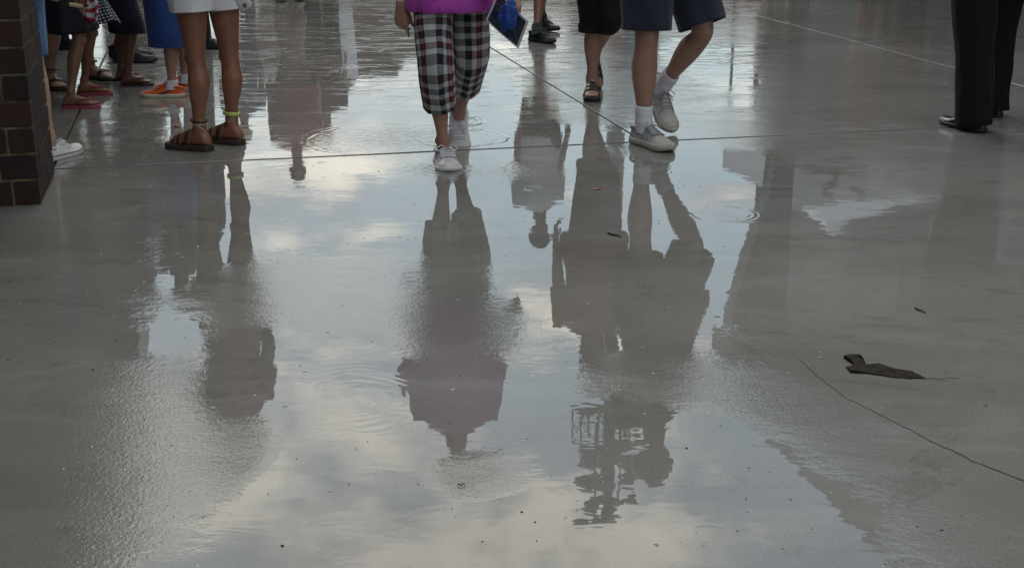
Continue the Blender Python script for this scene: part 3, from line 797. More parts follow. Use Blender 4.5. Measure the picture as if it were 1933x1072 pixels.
        for sg in (1, -1):
            lc.tube([c, c + (fr.l * (.022 * sg) + fr.u * .014 + fr.f * .004) * fr.k, c + (fr.l * (.046 * sg) + fr.u * .002 + fr.f * .018) * fr.k, c + (fr.l * (.036 * sg) - fr.u * .008 + fr.f * .030) * fr.k, c + (fr.l * (.012 * sg) + fr.f * .012) * fr.k, c], .0024 * fr.k, 6)
            lc.tube([c, c + (fr.l * (.018 * sg) + fr.f * .02 + fr.u * .002) * fr.k, c + (fr.l * (.034 * sg) + fr.f * .045 - fr.u * .016) * fr.k], .0022 * fr.k, 6)
        put('lace', lc, mats.get('lace', mats['upper']), U)
    if swoosh:
        prof = [(.30, .024, .0005), (.36, .030, .008), (.42, .032, .014), (.50, .036, .015), (.60, .042, .011), (.72, .049, .007), (.86, .056, .0025)]
        for sd in (1, -1):
            rows = []; sw = MB()
            for (q, z, hh) in prof:
                t = .60 - (q - .30) * .62
                row = []
                for d in (-1, 1):
                    zt = z + d * hh * .6; w_ = interp(OUT, t)[0] * wide; h = interp(hg, t)[0]; b = soleh * .8
                    sn = min(1, max(0, ((zt - b) / (h - b)))) ** (1 / .85); ph = math.asin(sn)
                    p = sec(t, ph if sd == 1 else math.pi - ph, .0022); row.append(p)
                rows.append(row)
            sw.loft(rows, (False, False), closed=False); put('side_logo', sw, swoosh, U)
    return U

def sock(person, J, fr, h, mat, ribs=True, r=.040, fwd=None):
    mb = MB(); a = J[2]; d = (J[1] - J[2]).normalized(); lat = fr.l; fv = d.cross(lat) * -1
    if fv.dot(fr.f) < 0: fv = -fv
    rings = []; n = 40
    for i in range(15):
        f = i / 14; z = -.045 + (h + .045) * f
        if i == 14: z -= .002
        c = a + d * (z * fr.k) + (fr.f * (.012 * (1 - f) ** 2) * fr.k); row = []
        rr = r * (1 - .04 * (1 - f) ** 2) * (1 + .03 * math.sin(f * 19) * (f < .75)) - (.003 if i == 14 else 0)
        for j in range(n):
            th = 2 * math.pi * j / n; q = 1 + (.018 * math.sin(th * 20) if ribs and f > .35 else 0)
            row.append(c + lat * (rr * fr.k * .92 * math.cos(th) * q) + fv * (rr * fr.k * 1.05 * math.sin(th) * q))
        rings.append(row)
    rings.append([c + (p - c) * .86 for p in rings[-1]]); rings.append([c - d * .02 + (p - c) * .84 for p in rings[-2]])
    mb.loft(rings, (False, False)); return put('sock', mb, mat, person.root)

def sandal(person, fr, straps, mat_sole, mat_strap, th=.016, name='sandal', grow=.006, heelstrap=False, thong=False, tmat=None):
    mb = MB(); n = 24; tt = [0.5 - .5 * math.cos(math.pi * i / n) for i in range(n + 1)]
    L, y0 = .272, -.068; loops = []
    for (z, g) in ((0, -.002), (.003, .001), (th * .85, .001), (th, -.002)):
        lp = []
        for side in (1, -1):
            for t in (tt if side == 1 else tt[::-1][1:-1]):
                w_ = interp(OUT, t)[0] * 1.06 + grow * .6 + g
                lp.append(fr.o + fr.l * ((-fr.side * .012 * max(0, t - .3) + side * max(.002, w_)) * fr.k) + fr.f * ((y0 + L * t) * fr.k) + fr.u * z)
        loops.append(lp)
    mb.loft(loops); S = put(name, mb, mat_sole, person.root)
    for (ya, yb) in straps:
        st = MB(); rows = []
        sh = lambda y: -fr.side * .010 * max(0, y) / .16
        for j in range(17):
            ph = math.pi * j / 16
            row = []
            for (y, g) in ((ya, .0035), (yb, .0035), (yb, .0075), (ya, .0075)):
                x, z = fsec(y, ph, 1, g); row.append(fr.P(x + sh(y), y, z - .004 * (1 - math.sin(ph))))
            rows.append(row)
        st.loft(rows); put('strap', st, mat_strap, S)
    if thong:
        st = MB(); sx = -fr.side * .008
        post = fr.P(sx - fr.side * .019, .150, .004); top = fr.P(sx - fr.side * .018, .142, .034)
        st.tube([post, top], .004 * fr.k, 8)
        for sg in (1, -1):
            pts = [top]
            for (y, ph) in ((.120, 66), (.09, 50), (.06, 30), (.035, 8)):
                x, z = fsec(y, R(ph), 1, .006); pts.append(fr.P(sx * y / .15 + sg * x, y, z))
            st.tube(pts, [.0045 * fr.k, .0055 * fr.k, .006 * fr.k, .006 * fr.k, .005 * fr.k], 8)
        put('strap', st, tmat or mat_strap, S)
    if heelstrap:
        st = MB(); pts = []
        for j in range(15):
            a = math.pi * j / 14; pts.append(fr.P(.040 * math.cos(a), .035 - .085 * math.sin(a), .045 + .02 * math.sin(a)))
        st.tube(pts, .006, 8); put('strap', st, mat_strap, S)
        st = MB(); pts = []
        for j in range(21):
            a = 2 * math.pi * j / 20; pts.append(fr.P(.042 * math.cos(a), .0 + .046 * math.sin(a), .098))
        st.tube(pts, .006, 8, False); put('strap', st, mat_strap, S)
    return S

# ------------------------------------------------------------------ palettes
M_eye = simple('eye_white', (0.6, 0.58, 0.55), .2, .05); M_lip = simple('lip', (0.30, 0.11, 0.09), .5, .1)
S_tan = skin('tanned_skin', (0.215, 0.093, 0.053)); S_pale = skin('pale_skin', (0.42, 0.26, 0.19)); S_mid = skin('fair_skin', (0.34, 0.19, 0.135))
S_warm = skin('warm_brown_skin', (0.21, 0.10, 0.062)); S_old = skin('ruddy_skin', (0.38, 0.21, 0.155), (.16, .0, .0)); S_dark = skin('brown_skin', (0.14, 0.065, 0.042))
# ------------------------------------------------------------------ the people, front to back
def stand(px, py, k, lift): return G(px, py) + Z * (.088 * k + lift)
def pelv(x, y, k, h=.90): return Vector((x, y, h * k))
M_white_sole = simple('white_rubber', (0.62, 0.60, 0.58), .5, .08); M_black_rub = simple('black_rubber', (0.016, 0.016, 0.017), .55, .2)
M_white_knit = cloth('white_sock', (0.66, 0.64, 0.68), .05, .9, 500, .0006)

# woman in white shorts, seen from behind, facing left
k = .93; fc = (-.88, .48)
a1, a2 = stand(379, 285, k, .03), stand(440, 273, k, .03)
p = Person('woman in white shorts and brown leather sandals, tanned legs seen from behind', k, pelv((a1.x + a2.x) / 2 + .015, (a1.y + a2.y) / 2, k, .92), fc, S_tan, thick=.98, voxel=.0065)
f1 = p.leg(-1, W(371, 112, a1.y + .02), a1, (-.93, .36), hip=W(354, -52, a1.y + .02), lift=.03, calf=.96)
f2 = p.leg(1, W(435, 108, a2.y + .02), a2, (-.90, .42), hip=W(413, -55, a2.y + .02), lift=.03, calf=.96)
p.arm(-1, p.at(-.30, .06, .22), p.at(-.36, .26, .20), curl=(60, 60, 60, 60)); p.arm(1, p.at(.25, -.04, .20), p.at(.25, .10, .0), -Z + UX * .1)
M_brownlea = simple('brown_leather', (0.085, 0.032, 0.022), .45, .3, 60, .0006, 300); M_brownsole = simple('dark_brown_sole', (0.035, 0.022, 0.018), .7, .25, 60)
for f in (f1, f2): sandal(p, f, [(.030, .066), (.082, .108), (.118, .134)], M_brownsole, M_brownlea, .030, grow=.010)
M_wshort = cloth('white_cotton', (0.72, 0.70, 0.74), .04, .9)
p.trousers(M_wshort, .435, [(0, .118, .125, .130), (.3, .110, .110, .112), (.6, .098, .098, .098)], fold=.022)
def hem_band(person, prof, t0, t1, mat, fold, seed, gap=.0025):
    for i, (J, f, fw) in enumerate(person.legs):
        hb = MB(); person.tubewear(hb, J, fw, t0, t1, [(a, b + gap, c + gap, d + gap) for a, b, c, d in prof], m=6, fold=fold, seed=seed + i * 3.3, hemturn=False); put('hem', hb, mat, person.root)
hem_band(p, [(0, .118, .125, .130), (.3, .110, .110, .112), (.6, .098, .098, .098)], .385, .440, M_wshort, .022, 0.0)
p.shirt(cloth('dusty_red_jersey', (0.24, 0.075, 0.065)), -.02, .55, .02, 'top')
def ring_band(person, J, fr, t, r, hgt, mat, name, tilt=0.0, closed=True):
    c = J[1].lerp(J[2], t); d = (J[2] - J[1]).normalized(); lat = fr.f.cross(d).normalized(); fw = d.cross(lat) * -1; rows = []
    for j in range(33):
        th = 2 * math.pi * j / 32; q = c + lat * (r * .92 * math.cos(th)) + fw * (r * 1.06 * math.sin(th)) + d * (tilt * math.sin(th + .6))
        o_ = (lat * math.cos(th) + fw * math.sin(th)); rows.append([q - d * hgt / 2, q - d * hgt / 2 + o_ * .0015, q + d * hgt / 2 + o_ * .0015, q + d * hgt / 2])
    mb = MB(); mb.loft(rows); return put(name, mb, mat, person.root)
M_lime = simple('lime_paper_band', (0.42, 0.50, 0.12), .5, .1); M_cream = simple('cream_cord', (0.45, 0.38, 0.28), .7, .15)
ring_band(p, p.legs[1][0], f2, .868, .0375, .019, M_lime, 'ankle_band', .004)
ring_band(p, p.legs[0][0], f1, .905, .0385, .007, M_black_rub, 'black_anklet', .004)
cd = MB(); J = p.legs[0][0]; c = J[1].lerp(J[2], .94); rr = .0405
for (z0, z1, ph0, ph1) in ((0, -.004, 0, 6.28), (.002, -.065, 3.4, 5.2), (.002, -.062, 4.9, 4.1), (.0, -.040, 5.6, 6.3)):
    cd.tube([c + f1.l * (rr * math.cos(ph0 + (ph1 - ph0) * q / 14)) + f1.f * (rr * 1.08 * math.sin(ph0 + (ph1 - ph0) * q / 14)) + Z * (z0 + (z1 - z0) * q / 14) for q in range(15)], .0016, 5)
put('cord_anklet', cd, M_cream, p.root)
p.finish((.06, .035, .02), .28, headturn=(-.9, .3)); woman = p

# lady in the magenta jacket and plaid capris, walking at the camera
k = .88; fc = (.10, -1)
a1, a2 = stand(837, 306, k, .012), W(866, 214, 6.17)
p = Person('lady in a magenta jacket and plaid cropped trousers stepping through a puddle', k, pelv(RX(850, 5.85) + .003, 5.86, k, .915), fc, S_old, lean=(.08, 0), thick=1.04, voxel=.0060)
f1 = p.leg(-1, W(822, 128, 5.70), a1, (.22, -.97), bare=False, hip=W(815, -32, 5.84), lift=.012, calf=.92, fk=1.02)
f2 = p.leg(1, W(890, 108, 5.90), a2, (-.02, -1), R(58), bare=False, hip=W(885, -32, 5.88), lift=.012, fk=1.02)
# right hand hangs with one finger straight; left hand holds the programme
hw = W(757, 12, 5.82)
p.arm(-1, p.at(-.232, -.02, .20), hw, Vector((.03, -.10, -1)), shoulder=p.at(-.158, 0, .485), n=Vector((-.45, -.89, .1)), thumb=Vector((.9, -.4, 0)), curl=(6, 48, 66, 72), th=22)
lw = W(962, -16, 5.66)
p.arm(1, p.at(.255, .0, .20), lw, Vector((.25, -.30, -.92)), shoulder=p.at(.158, 0, .485), n=Vector((.2, -.95, .1)), thumb=Vector((-.9, -.3, 0)), curl=(45, 52, 56, 60), th=40)
M_whitelea = simple('white_leather', (0.60, 0.56, 0.60), .42, .06, 40, .0003, 500); M_lacew = simple('white_lace', (0.70, 0.67, 0.72), .8, .05)
for f in (f1, f2): shoe(p, f, 'plimsoll', dict(upper=M_whitelea, sole=M_white_sole, lace=M_lacew), L=.272, soleh=.024, wide=1.22)
def plaid():
    m = bpy.data.materials.new('seersucker_plaid'); m.use_nodes = True; t = NT(m.node_tree)
    uv = t.n('ShaderNodeTexCoord').outputs['UV']; s = t.n('ShaderNodeSeparateXYZ', {0: uv}).outputs
    co = t.n('ShaderNodeTexCoord').outputs['Object']
    wb = t.m('MULTIPLY', t.m('SUBTRACT', t.noise(co, 14, 2), .5), .012)
    fu = t.m('FRACT', t.m('DIVIDE', t.m('ADD', s[0], wb), .118)); fv = t.m('FRACT', t.m('DIVIDE', t.m('ADD', s[1], wb), .104))
    w_, n_, r_, k_ = (.56, .55, .56), (.030, .036, .065), (.19, .035, .04), (.028, .028, .032)
    def bands(f):
        return t.ramp(f, [(0, w_), (.17, n_), (.21, k_), (.36, n_), (.40, w_), (.56, k_), (.60, r_), (.66, (.42, .10, .07)), (.69, r_), (.76, k_), (.80, w_), (.90, (.42, .42, .44)), (.93, w_)], 'CONSTANT')
    def bandv(f):
        return t.ramp(f, [(0, w_), (.20, n_), (.26, k_), (.44, n_), (.5, w_), (.70, k_), (.76, (.14, .03, .035)), (.86, n_), (.94, k_), (.97, w_)], 'CONSTANT')
    # threads over threads
    tw = t.m('FRACT', t.m('MULTIPLY', t.m('ADD', s[0], s[1]), 420.0))
    a, b = bands(fu), bandv(fv)
    mixd = t.mix(t.m('MULTIPLY_ADD', t.m('GREATER_THAN', tw, .5), .30, .35), a, b)
    lum = t.mix(.45, mixd, t.mix(1.0, a, b, 'MULTIPLY'))
    puck = t.noise(t.n('ShaderNodeMapping', {'Vector': co, 'Scale': (1, 1, 3.2)}).outputs[0], 75, 3, .6)
    bp = t.n('ShaderNodeBump', {'Height': puck, 'Strength': 1.0, 'Distance': .004})
    p_ = t.n('ShaderNodeBsdfPrincipled', {'Base Color': lum, 'Roughness': .9, 'Specular IOR Level': .2, 'Normal': bp.outputs[0]})
    t.n('ShaderNodeOutputMaterial', {0: p_.outputs[0]}); return m
M_plaid = plaid()
p.trousers(M_plaid, 1.53, [(0, .098, .105, .112), (.4, .096, .098, .104), (1.0, .088, .088, .092), (1.4, .083, .083, .088), (1.7, .080, .082, .086)], name='plaid_trousers', fold=.11, seed=2.0)
M_mag = cloth('magenta_shell', (0.42, 0.055, 0.40), .08, .5, 1400, .0010)
J0 = p.shirt(M_mag, -.155, 1.93, .030, 'jacket', seed=4.0, belly=.01, front=.05, flare=.10, cuff=.058, fold=.035)
zp = MB(); zp.tube([p.at(-.015, .168 - .003 * i, -.15 + .07 * i) for i in range(9)], .006, 6); put('zip_flap', zp, M_mag, J0)
hem = MB(); hem.tube([p.at(.206 * math.cos(a) * 1.03, (.148 if math.sin(a) > 0 else .158) * math.sin(a), -.140) for a in [2 * math.pi * i / 36 for i in range(37)]], .0035, 6, False); put('hem_seam', hem, M_mag, J0)
p.finish((.45, .42, .40), 0.0, belly=.03, headpitch=.15); lady = p

# man in navy shorts, white socks and worn trainers, mid stride towards the right
k = .985; fc = (.62, -.78)
a1, a2 = stand(1213, 273, k, .016), W(1253, 158, 6.50)
p = Person('man in navy shorts, white socks and worn off-white trainers striding to the right', k, pelv(RX(1252, 6.25), 6.28, k, .93), fc, S_mid, thick=1.03, voxel=.0065)
f1 = p.leg(-1, W(1220, 72, a1.y - .02), a1, (.50, -.86), bare=False, hip=W(1226, -95, 6.2), lift=.016, calf=1.06)
f2 = p.leg(1, W(1330, 62, 6.26), a2, (.42, -.90), R(50), bare=False, hip=W(1285, -92, 6.34), lift=.016)
M_worn = simple('worn_white_mesh', (0.43, 0.405, 0.375), .7, .16, 30, .0008, 700); M_worn2 = simple('grey_overlay', (0.34, 0.33, 0.345), .5, .15, 40)
M_solew = simple('dirty_sole', (0.44, 0.40, 0.34), .7, .2, 30); M_toe = simple('yellowed_toe', (0.40, 0.34, 0.25), .6, .25, 60)
for f in (f1, f2): shoe(p, f, 'runner', dict(upper=M_worn, sole=M_solew, trim=M_worn2, lace=M_worn2), L=.315, soleh=.034, wide=1.2, toecap=M_toe)
for (J, f, _) in p.legs: sock(p, J, f, .088, M_white_knit, r=.0445)
p.arm_down(-1, .03, .10); p.arm_down(1, .06, -.10)
M_navy = cloth('navy_cotton', (0.018, 0.021, 0.040), .15, .85)
p.trousers(M_navy, .90, [(0, .125, .135, .14), (.4, .124, .124, .128), (.75, .118, .118, .120), (1.0, .114, .116, .116)], fold=.07, seed=6.0)
p.shirt(cloth('grey_brown_polo', (0.11, 0.10, 0.09)), -.08, .9, .028, 'polo_shirt', belly=.04)
p.finish((.10, .08, .07), headturn=(.75, -.65), belly=.03); man = p

# woman beside him in black rolled capris
k = .93; fc = (-.05, -1)
a1 = stand(1117, 184, k, .024)
p = Person('woman in black rolled cropped trousers and black slide sandals behind the striding man', k, pelv(RX(1127, 7.42), 7.45, k, .93), fc, S_mid, thick=1.02, voxel=.0068)
f1 = p.leg(-1, W(1121, 42, a1.y), a1, (.0, -1), hip=W(1115, -95, 7.4), lift=.024)
f2 = p.leg(1, W(1150, 32, 7.46), W(1122, 104, 7.82), (.0, -1), R(62), hip=W(1152, -95, 7.45), lift=.024)
M_blacklea = simple('black_leather', (0.030, 0.027, 0.025), .3, .2, 60, .0004, 300)
for f in (f1, f2): sandal(p, f, [(.045, .092), (.098, .128)], M_black_rub, M_blacklea, .026, grow=.008)
p.arm_down(-1, .06, .12); p.arm_down(1, .04, -.05)
M_blk = cloth('black_cotton', (0.014, 0.014, 0.016), .2, .9)
p.trousers(M_blk, 1.16, [(0, .112, .125, .125), (.5, .105, .105, .108), (.9, .090, .090, .092), (1.2, .086, .086, .088)], name='cropped_trousers', fold=.05, seed=8.0)
for (J, f, fw) in p.legs[:1]:
    cu = MB(); p.tubewear(cu, J, fw, 1.02, 1.17, [(1.0, .096, .096, .098), (1.2, .091, .091, .093)], m=8, fold=.07, seed=3.0); put('rolled_cuff', cu, M_blk, p.root)
p.shirt(cloth('brick_red_blouse', (0.26, 0.07, 0.055)), -.08, .8, .028, 'blouse')
p.finish((.16, .09, .05), .22); companion = p

# figure in black dress trousers at the right, back to the camera
k = 1.0; fc = (-.62, .78)
a1, a2 = stand(1836, 247, k, .02), stand(1868, 219, k, .02)
p = Person('figure in long black trousers and polished black shoes at the right edge', k, pelv((a1.x + a2.x) / 2 + .04, (a1.y + a2.y) / 2, k, .92), fc, S_mid, voxel=.010)
f1 = p.leg(-1, W(1839, 70, a1.y), a1, (-.45, .89), bare=False, hip=W(1842, -110, a1.y), lift=.02)
f2 = p.leg(1, W(1882, 60, a2.y), a2, (-.42, .90), bare=False, hip=W(1900, -110, a2.y), lift=.02)
M_polish = simple('polished_black_leather', (0.012, 0.012, 0.013), .12, .1)
for f in (f1, f2): shoe(p, f, 'dress', dict(upper=M_polish, sole=M_black_rub), L=.30, soleh=.024, laces=False, heel=0.0)
p.arm_down(-1); p.arm_down(1)
M_blkwool = cloth('black_wool', (0.006, 0.006, 0.0078), .15, .9)
p.trousers(M_blkwool, 2.0, [(0, .125, .14, .145), (.5, .113, .112, .118), (1.0, .092, .094, .096), (1.5, .086, .088, .094), (1.8, .085, .090, .096), (2.0, .088, .098, .098)], name='trousers', fold=.11, seed=11.0)
p.shirt(cloth('black_jacket_cloth', (0.013, 0.013, 0.016)), -.12, 1.9, .035, 'jacket')
p.finish((.03, .02, .02)); guard = p

# someone behind the pillar: one white plimsoll, a bare shin and a denim hem
k = .94; fc = (.57, .82)
a1 = stand(96, 303, k, .012)
p = Person('person in denim mostly hidden by the brick pillar, one white canvas shoe showing', k, pelv(a1.x - .09, a1.y + .02, k, .92), fc, S_pale, group='people waiting by the pillar', voxel=.008)
f1 = p.leg(1, a1 + Vector((-.035, .0, .38)), a1, (.42, .90), bare=False, hip=a1 + Vector((-.07, .0, .74)), lift=.012)
f2 = p.leg(-1, a1 + Vector((-.22, .0, .38)), a1 + Vector((-.24, -.0, 0)), (.60, .80), bare=False, hip=a1 + Vector((-.22, .0, .74)), lift=.012)
M_canvas = cloth('white_canvas', (0.62, 0.60, 0.62), .05, .9, 700); M_maroon = simple('maroon_line', (0.14, 0.02, 0.025), .5, .1)
for f in (f1, f2): shoe(p, f, 'plimsoll', dict(upper=M_canvas, sole=M_white_sole, lace=M_lacew), L=.28, soleh=.028, toecap=M_white_sole, stripe=M_maroon)
p.arm_down(-1); p.arm_down(1, .02)
M_denim = cloth('blue_denim', (0.055, 0.125, 0.27), .25, .9, 600, .0008)
p.skirt(M_denim, .475, .12, .185, .165, 'denim_skirt', 1.0, .03)
p.shirt(cloth('pale_tee', (0.35, 0.35, 0.36)), -.02, .7); p.finish((.10, .06, .03), .2)

# girl in the sequinned skirt, pink flip-flops
k = .76; fc = (1, .12)
a1, a2 = stand(136, 205, k, .018), stand(162, 180, k, .018)
p = Person('girl in a dark sequinned skirt and pink flip-flops holding a starry cloth', k, pelv((a1.x + a2.x) / 2 - .02, (a1.y + a2.y) / 2, k), fc, S_warm, group='people waiting by the pillar', voxel=.0065, thick=.97)
f1 = p.leg(1, W(148, 78, a1.y + .06), a1, (1, .06), lift=.018, hip=W(138, -62, a1.y + .12), calf=.9)
f2 = p.leg(-1, W(171, 64, a2.y - .06), a2, (1, .12), lift=.018, hip=W(150, -70, a2.y - .12), calf=.9)
M_pink = simple('pink_rubber', (0.30, 0.045, 0.075), .55, .12)
for f in (f1, f2): sandal(p, f, [], M_pink, M_pink, .018, 'flip_flop', thong=True)
hwp = W(152, -12, a1.y - .12)
p.arm(1, p.at(.23, .02, .24), hwp, Vector((.35, -.1, -.93)), n=Vector((.2, -.95, .1)), thumb=Vector((-.7, -.4, .2)), curl=(30, 36, 40, 45), th=30); p.arm_down(-1, .0, .16)
M_seq = cloth('sequinned_cloth', (0.005, 0.006, 0.011), .2, .75, 500, .0008, (.07, .09, .13))
p.skirt(M_seq, .405, .12, .37, .175, 'sequin_skirt', 2.0, .05, top=(.17, .14), off=-.05)
p.shirt(cloth('navy_top', (0.02, 0.022, 0.04)), -.02, .5); p.finish((.05, .03, .02), .3); girl = p

# woman in black sandals behind her
k = .95; fc = (.80, -.35)
a1, a2 = stand(97, 166, k, .018), stand(172, 150, k, .018)
p = Person('adult in black strappy sandals standing behind the girl in the sequinned skirt', k, pelv((a1.x + a2.x) / 2, (a1.y + a2.y) / 2, k), fc, S_mid, group='people waiting by the pillar', voxel=.0085)
f1 = p.leg(1, W(101, 30, a1.y), a1, (.55, -.83), lift=.018); f2 = p.leg(-1, W(160, 30, a2.y), a2, (.9, -.40), lift=.018)
for f in (f1, f2): sandal(p, f, [(.10, .125)], M_black_rub, M_blacklea, .02, heelstrap=True)
p.arm_down(-1); p.arm_down(1)
p.trousers(M_blk, .8, [(0, .12, .13, .13), (1.0, .11, .11, .11)], seed=1.0); p.shirt(cloth('green_tee', (0.06, 0.08, 0.05)), -.06, .7); p.finish((.08, .05, .03), .2)

# child in dark shorts and flip-flops, facing right
k = .72; fc = (1, .05)
a1, a2 = stand(243, 163, k, .018), stand(232, 154, k, .018)
p = Person('child in dark knee shorts and thin-strapped flip-flops beside the starry cloth', k, pelv((a1.x + a2.x) / 2, (a1.y + a2.y) / 2, k), fc, S_dark, group='people waiting by the pillar', voxel=.0065)
f1 = p.leg(1, W(248, 62, a1.y), a1, (1, .06), lift=.018); f2 = p.leg(-1, W(233, 60, a2.y), a2, (1, .1), lift=.018)
M_dkrub = simple('dark_plum_rubber', (0.05, 0.018, 0.022), .5, .1); M_tanst = simple('tan_strap', (0.22, 0.10, 0.075), .5, .1)
for f in (f1, f2): sandal(p, f, [], M_dkrub, M_tanst, .018, 'flip_flop', thong=True)
p.arm_down(-1, .0); p.arm_down(1, .0)
M_dksh = cloth('dark_navy_jersey', (0.012, 0.015, 0.026), .2, .85)
p.trousers(M_dksh, 1.02, [(0, .12, .13, .13), (.6, .115, .12, .12), (1.0, .115, .12, .12)], seed=5.0, fold=.04); p.shirt(cloth('blue_grey_tee', (0.06, 0.075, 0.10)), -.06, .8); p.finish((.03, .02, .02))

# boy in long blue sports shorts and orange trainers, facing left
k = .74; fc = (-1, -.08)
a1, a2 = stand(327, 184, k, .014), stand(352, 172, k, .014)
p = Person('boy in royal blue sports shorts, white socks and bright orange trainers', k, pelv((a1.x + a2.x) / 2 - .06, (a1.y + a2.y) / 2, k, .91), fc, S_mid, group='people waiting by the pillar', voxel=.0065, thick=1.02)
f1 = p.leg(-1, W(319, 72, a1.y), a1, (-1, -.05), bare=False, lift=.014, hip=W(298, -50, a1.y)); f2 = p.leg(1, W(344, 66, a2.y), a2, (-1, .10), bare=False, lift=.014, hip=W(318, -55, a2.y))
M_orange = simple('orange_mesh', (0.62, 0.10, 0.022), .6, .12, 40, .0005, 900); M_cremesole = simple('cream_foam_sole', (0.52, 0.44, 0.34), .6, .1)
for f in (f1, f2): shoe(p, f, 'runner', dict(upper=M_orange, sole=M_cremesole, lace=M_orange), L=.335, soleh=.032, swoosh=M_black_rub)
for (J, f, _) in p.legs: sock(p, J, f, .028, M_white_knit, r=.046)
p.arm_down(-1); p.arm_down(1)
M_blue = cloth('royal_blue_mesh', (0.014, 0.046, 0.19), .15, .6, 800, .0008)
p.trousers(M_blue, 1.17, [(0, .13, .14, .14), (.6, .138, .15, .15), (1.2, .142, .160, .150)], seed=7.5, fold=.05); p.shirt(cloth('dark_tee', (0.05, 0.05, 0.055)), -.1, .8); p.finish((.14, .08, .04))

# adults whose shoes show between the nearer legs
def far_person(label, feet, k, fc, mats, sk, legmat=None, t1=1.95, shirt=(.2, .05, .05), group='people waiting by the pillar', prof=None, shoes='runner', hair=(.05, .03, .02), sleeve=.8, longhair=0.0, lift=.014, thick=1.0, knees=None, pitch=(0, 0), ank=None):
    a = [stand(x, y, k, lift) for x, y in feet] if ank is None else ank
    c = (a[0] + a[1]) / 2
    q = Person(label, k, pelv(c.x, c.y, k, .92), fc, sk, group=group, voxel=.012, thick=thick)
    for i, sd in enumerate((-1, 1)):
        kn = (q.hipj(sd) + a[i]) / 2 + q.f * .02 if knees is None else knees[i]
        fr = q.leg(sd, kn, a[i], fc if i else (Vector((fc[0], fc[1], 0)) + Vector((.1, .1, 0))), pitch[i], bare=False, lift=lift)
        shoe(q, fr, shoes, mats, L=.30, soleh=.03, laces=shoes == 'runner')
    q.arm_down(-1, .04, .08); q.arm_down(1, .04, .02)
    q.trousers(legmat or M_blk, t1, prof or [(0, .125, .135, .14), (.5, .11, .11, .115), (1.0, .095, .095, .097), (2.0, .088, .09, .098)], seed=len(label) * .7)
    q.shirt(shirt if not isinstance(shirt, tuple) else cloth('shirt_cloth', shirt), -.09, sleeve, .03, belly=.02)
    return q
M_blkmesh = simple('black_mesh', (0.013, 0.013, 0.014), .6, .2, 60, .0006, 700)
blkshoe = dict(upper=M_blkmesh, sole=M_black_rub, trim=M_blkmesh, lace=simple('grey_lace', (.08, .08, .08), .8))
M_shdark = cloth('charcoal_shorts', (0.02, 0.02, 0.022))
far_person('adult in black laced trainers standing beyond the child in dark shorts', [(228, 109), (236, 119)], 1.0, (1, -.1), blkshoe, S_dark, M_shdark, .8, (.05, .05, .06), prof=[(0, .12, .13, .13), (1, .11, .11, .11)]).finish()
far_person('adult in dark trousers almost hidden behind the sequinned skirt', [(108, 95), (95, 90)], 1.0, (1, .2), blkshoe, S_dark, M_blk, 1.95, (.07, .06, .06)).finish()
far_person('adult in black shoes almost hidden behind the legs of the woman in white shorts', [(352, 88), (377, 93)], 1.0, (1, -.15), blkshoe, S_dark, M_blk, 1.95, (.06, .07, .09)).finish()

# man in a white tee and cap walking in from behind, black trainers
k = .93
a = [stand(1012, 80, k, .016), W(1024, 34, 10.75)]; a[1].z = .105
q = far_person('man in black trainers and dark ankle socks behind the magazine', None, k, (.55, -.80), dict(blkshoe), S_warm, M_shdark, .85, cloth('white_tee', (.74, .73, .78)), group='people crossing the wet plaza',
               prof=[(0, .125, .135, .14), (1, .125, .125, .13)], ank=a)
M_sockg = cloth('dark_green_sock', (.03, .05, .045))
for (J, f, _) in q.legs: sock(q, J, f, .055, M_sockg, r=.045)
q.finish((.04, .03, .025), headturn=(.6, -.8), voxel=.009)
cp = MB(); rings = []
for i in range(7):
    th = math.pi * (.02 + .46 * i / 6)
    rings.append([q.hc + (q.hl * (.088 * math.sin(th) * math.cos(p_)) + q.hf * (-.008 + .108 * math.sin(th) * math.sin(p_)) + q.hu * (.034 + .100 * math.cos(th))) * k for p_ in [2 * math.pi * j / 24 for j in range(24)]])
cp.loft(rings, (True, False))
rows = [[q.hc + (q.hl * (x * .075) + q.hf * (.085 + d * (1 - .35 * x * x)) + q.hu * (.036 - .014 * x * x - d * .18)) * k for x in [-1 + 2 * j / 12 for j in range(13)]] for d in (0, .03, .06, .085)]
cp.loft(rows + [[p_ - Vector((0, 0, .004)) for p_ in r] for r in rows[::-1]], (False, False), closed=False)
o = put('cap', cp, cloth('navy_cap', (.03, .04, .08)), q.root); o.location = -q.base

# people farther off, whose bodies stand in the reflections
grp = 'people farther off on the plaza'
bei = dict(upper=simple('beige_suede', (.30, .24, .17), .8, .15), sole=M_solew, trim=simple('tan_trim', (.25, .19, .13), .7), lace=M_solew)
far_person('figure in khaki trousers and beige shoes at the top edge', [(528, 1), (564, 0)], 1.0, (.2, -1), bei, S_mid, cloth('khaki_twill', (.24, .17, .12)), 1.9, (.24, .06, .05), grp, thick=1.3).finish()
def afar(label, X, Y, k, fc, leg, t1, sh, sk=S_mid, sleeve=.8, hair=(.05, .03, .02), lh=0.0):
    f = unit((fc[0], fc[1], 0)); l = f.cross(Z); b = Vector((X, Y, .102 * k + .0))
    far_person(label, None, k, fc, blkshoe, sk, leg, t1, sh, grp, ank=[b - l * (.11 * k), b + l * (.13 * k) + f * .05]).finish(hair, lh)
afar('distant figure in black with a dark red top left of the lady in magenta', -2.16, 15.3, 1.0, (.3, -1), M_blk, 1.95, (.09, .03, .03))
afar('distant figure in grey-blue reflected at the far left of the puddle', -3.05, 15.0, .97, (.2, -1), cloth('grey_blue_jean', (.08, .09, .13)), 1.95, (.13, .13, .18))
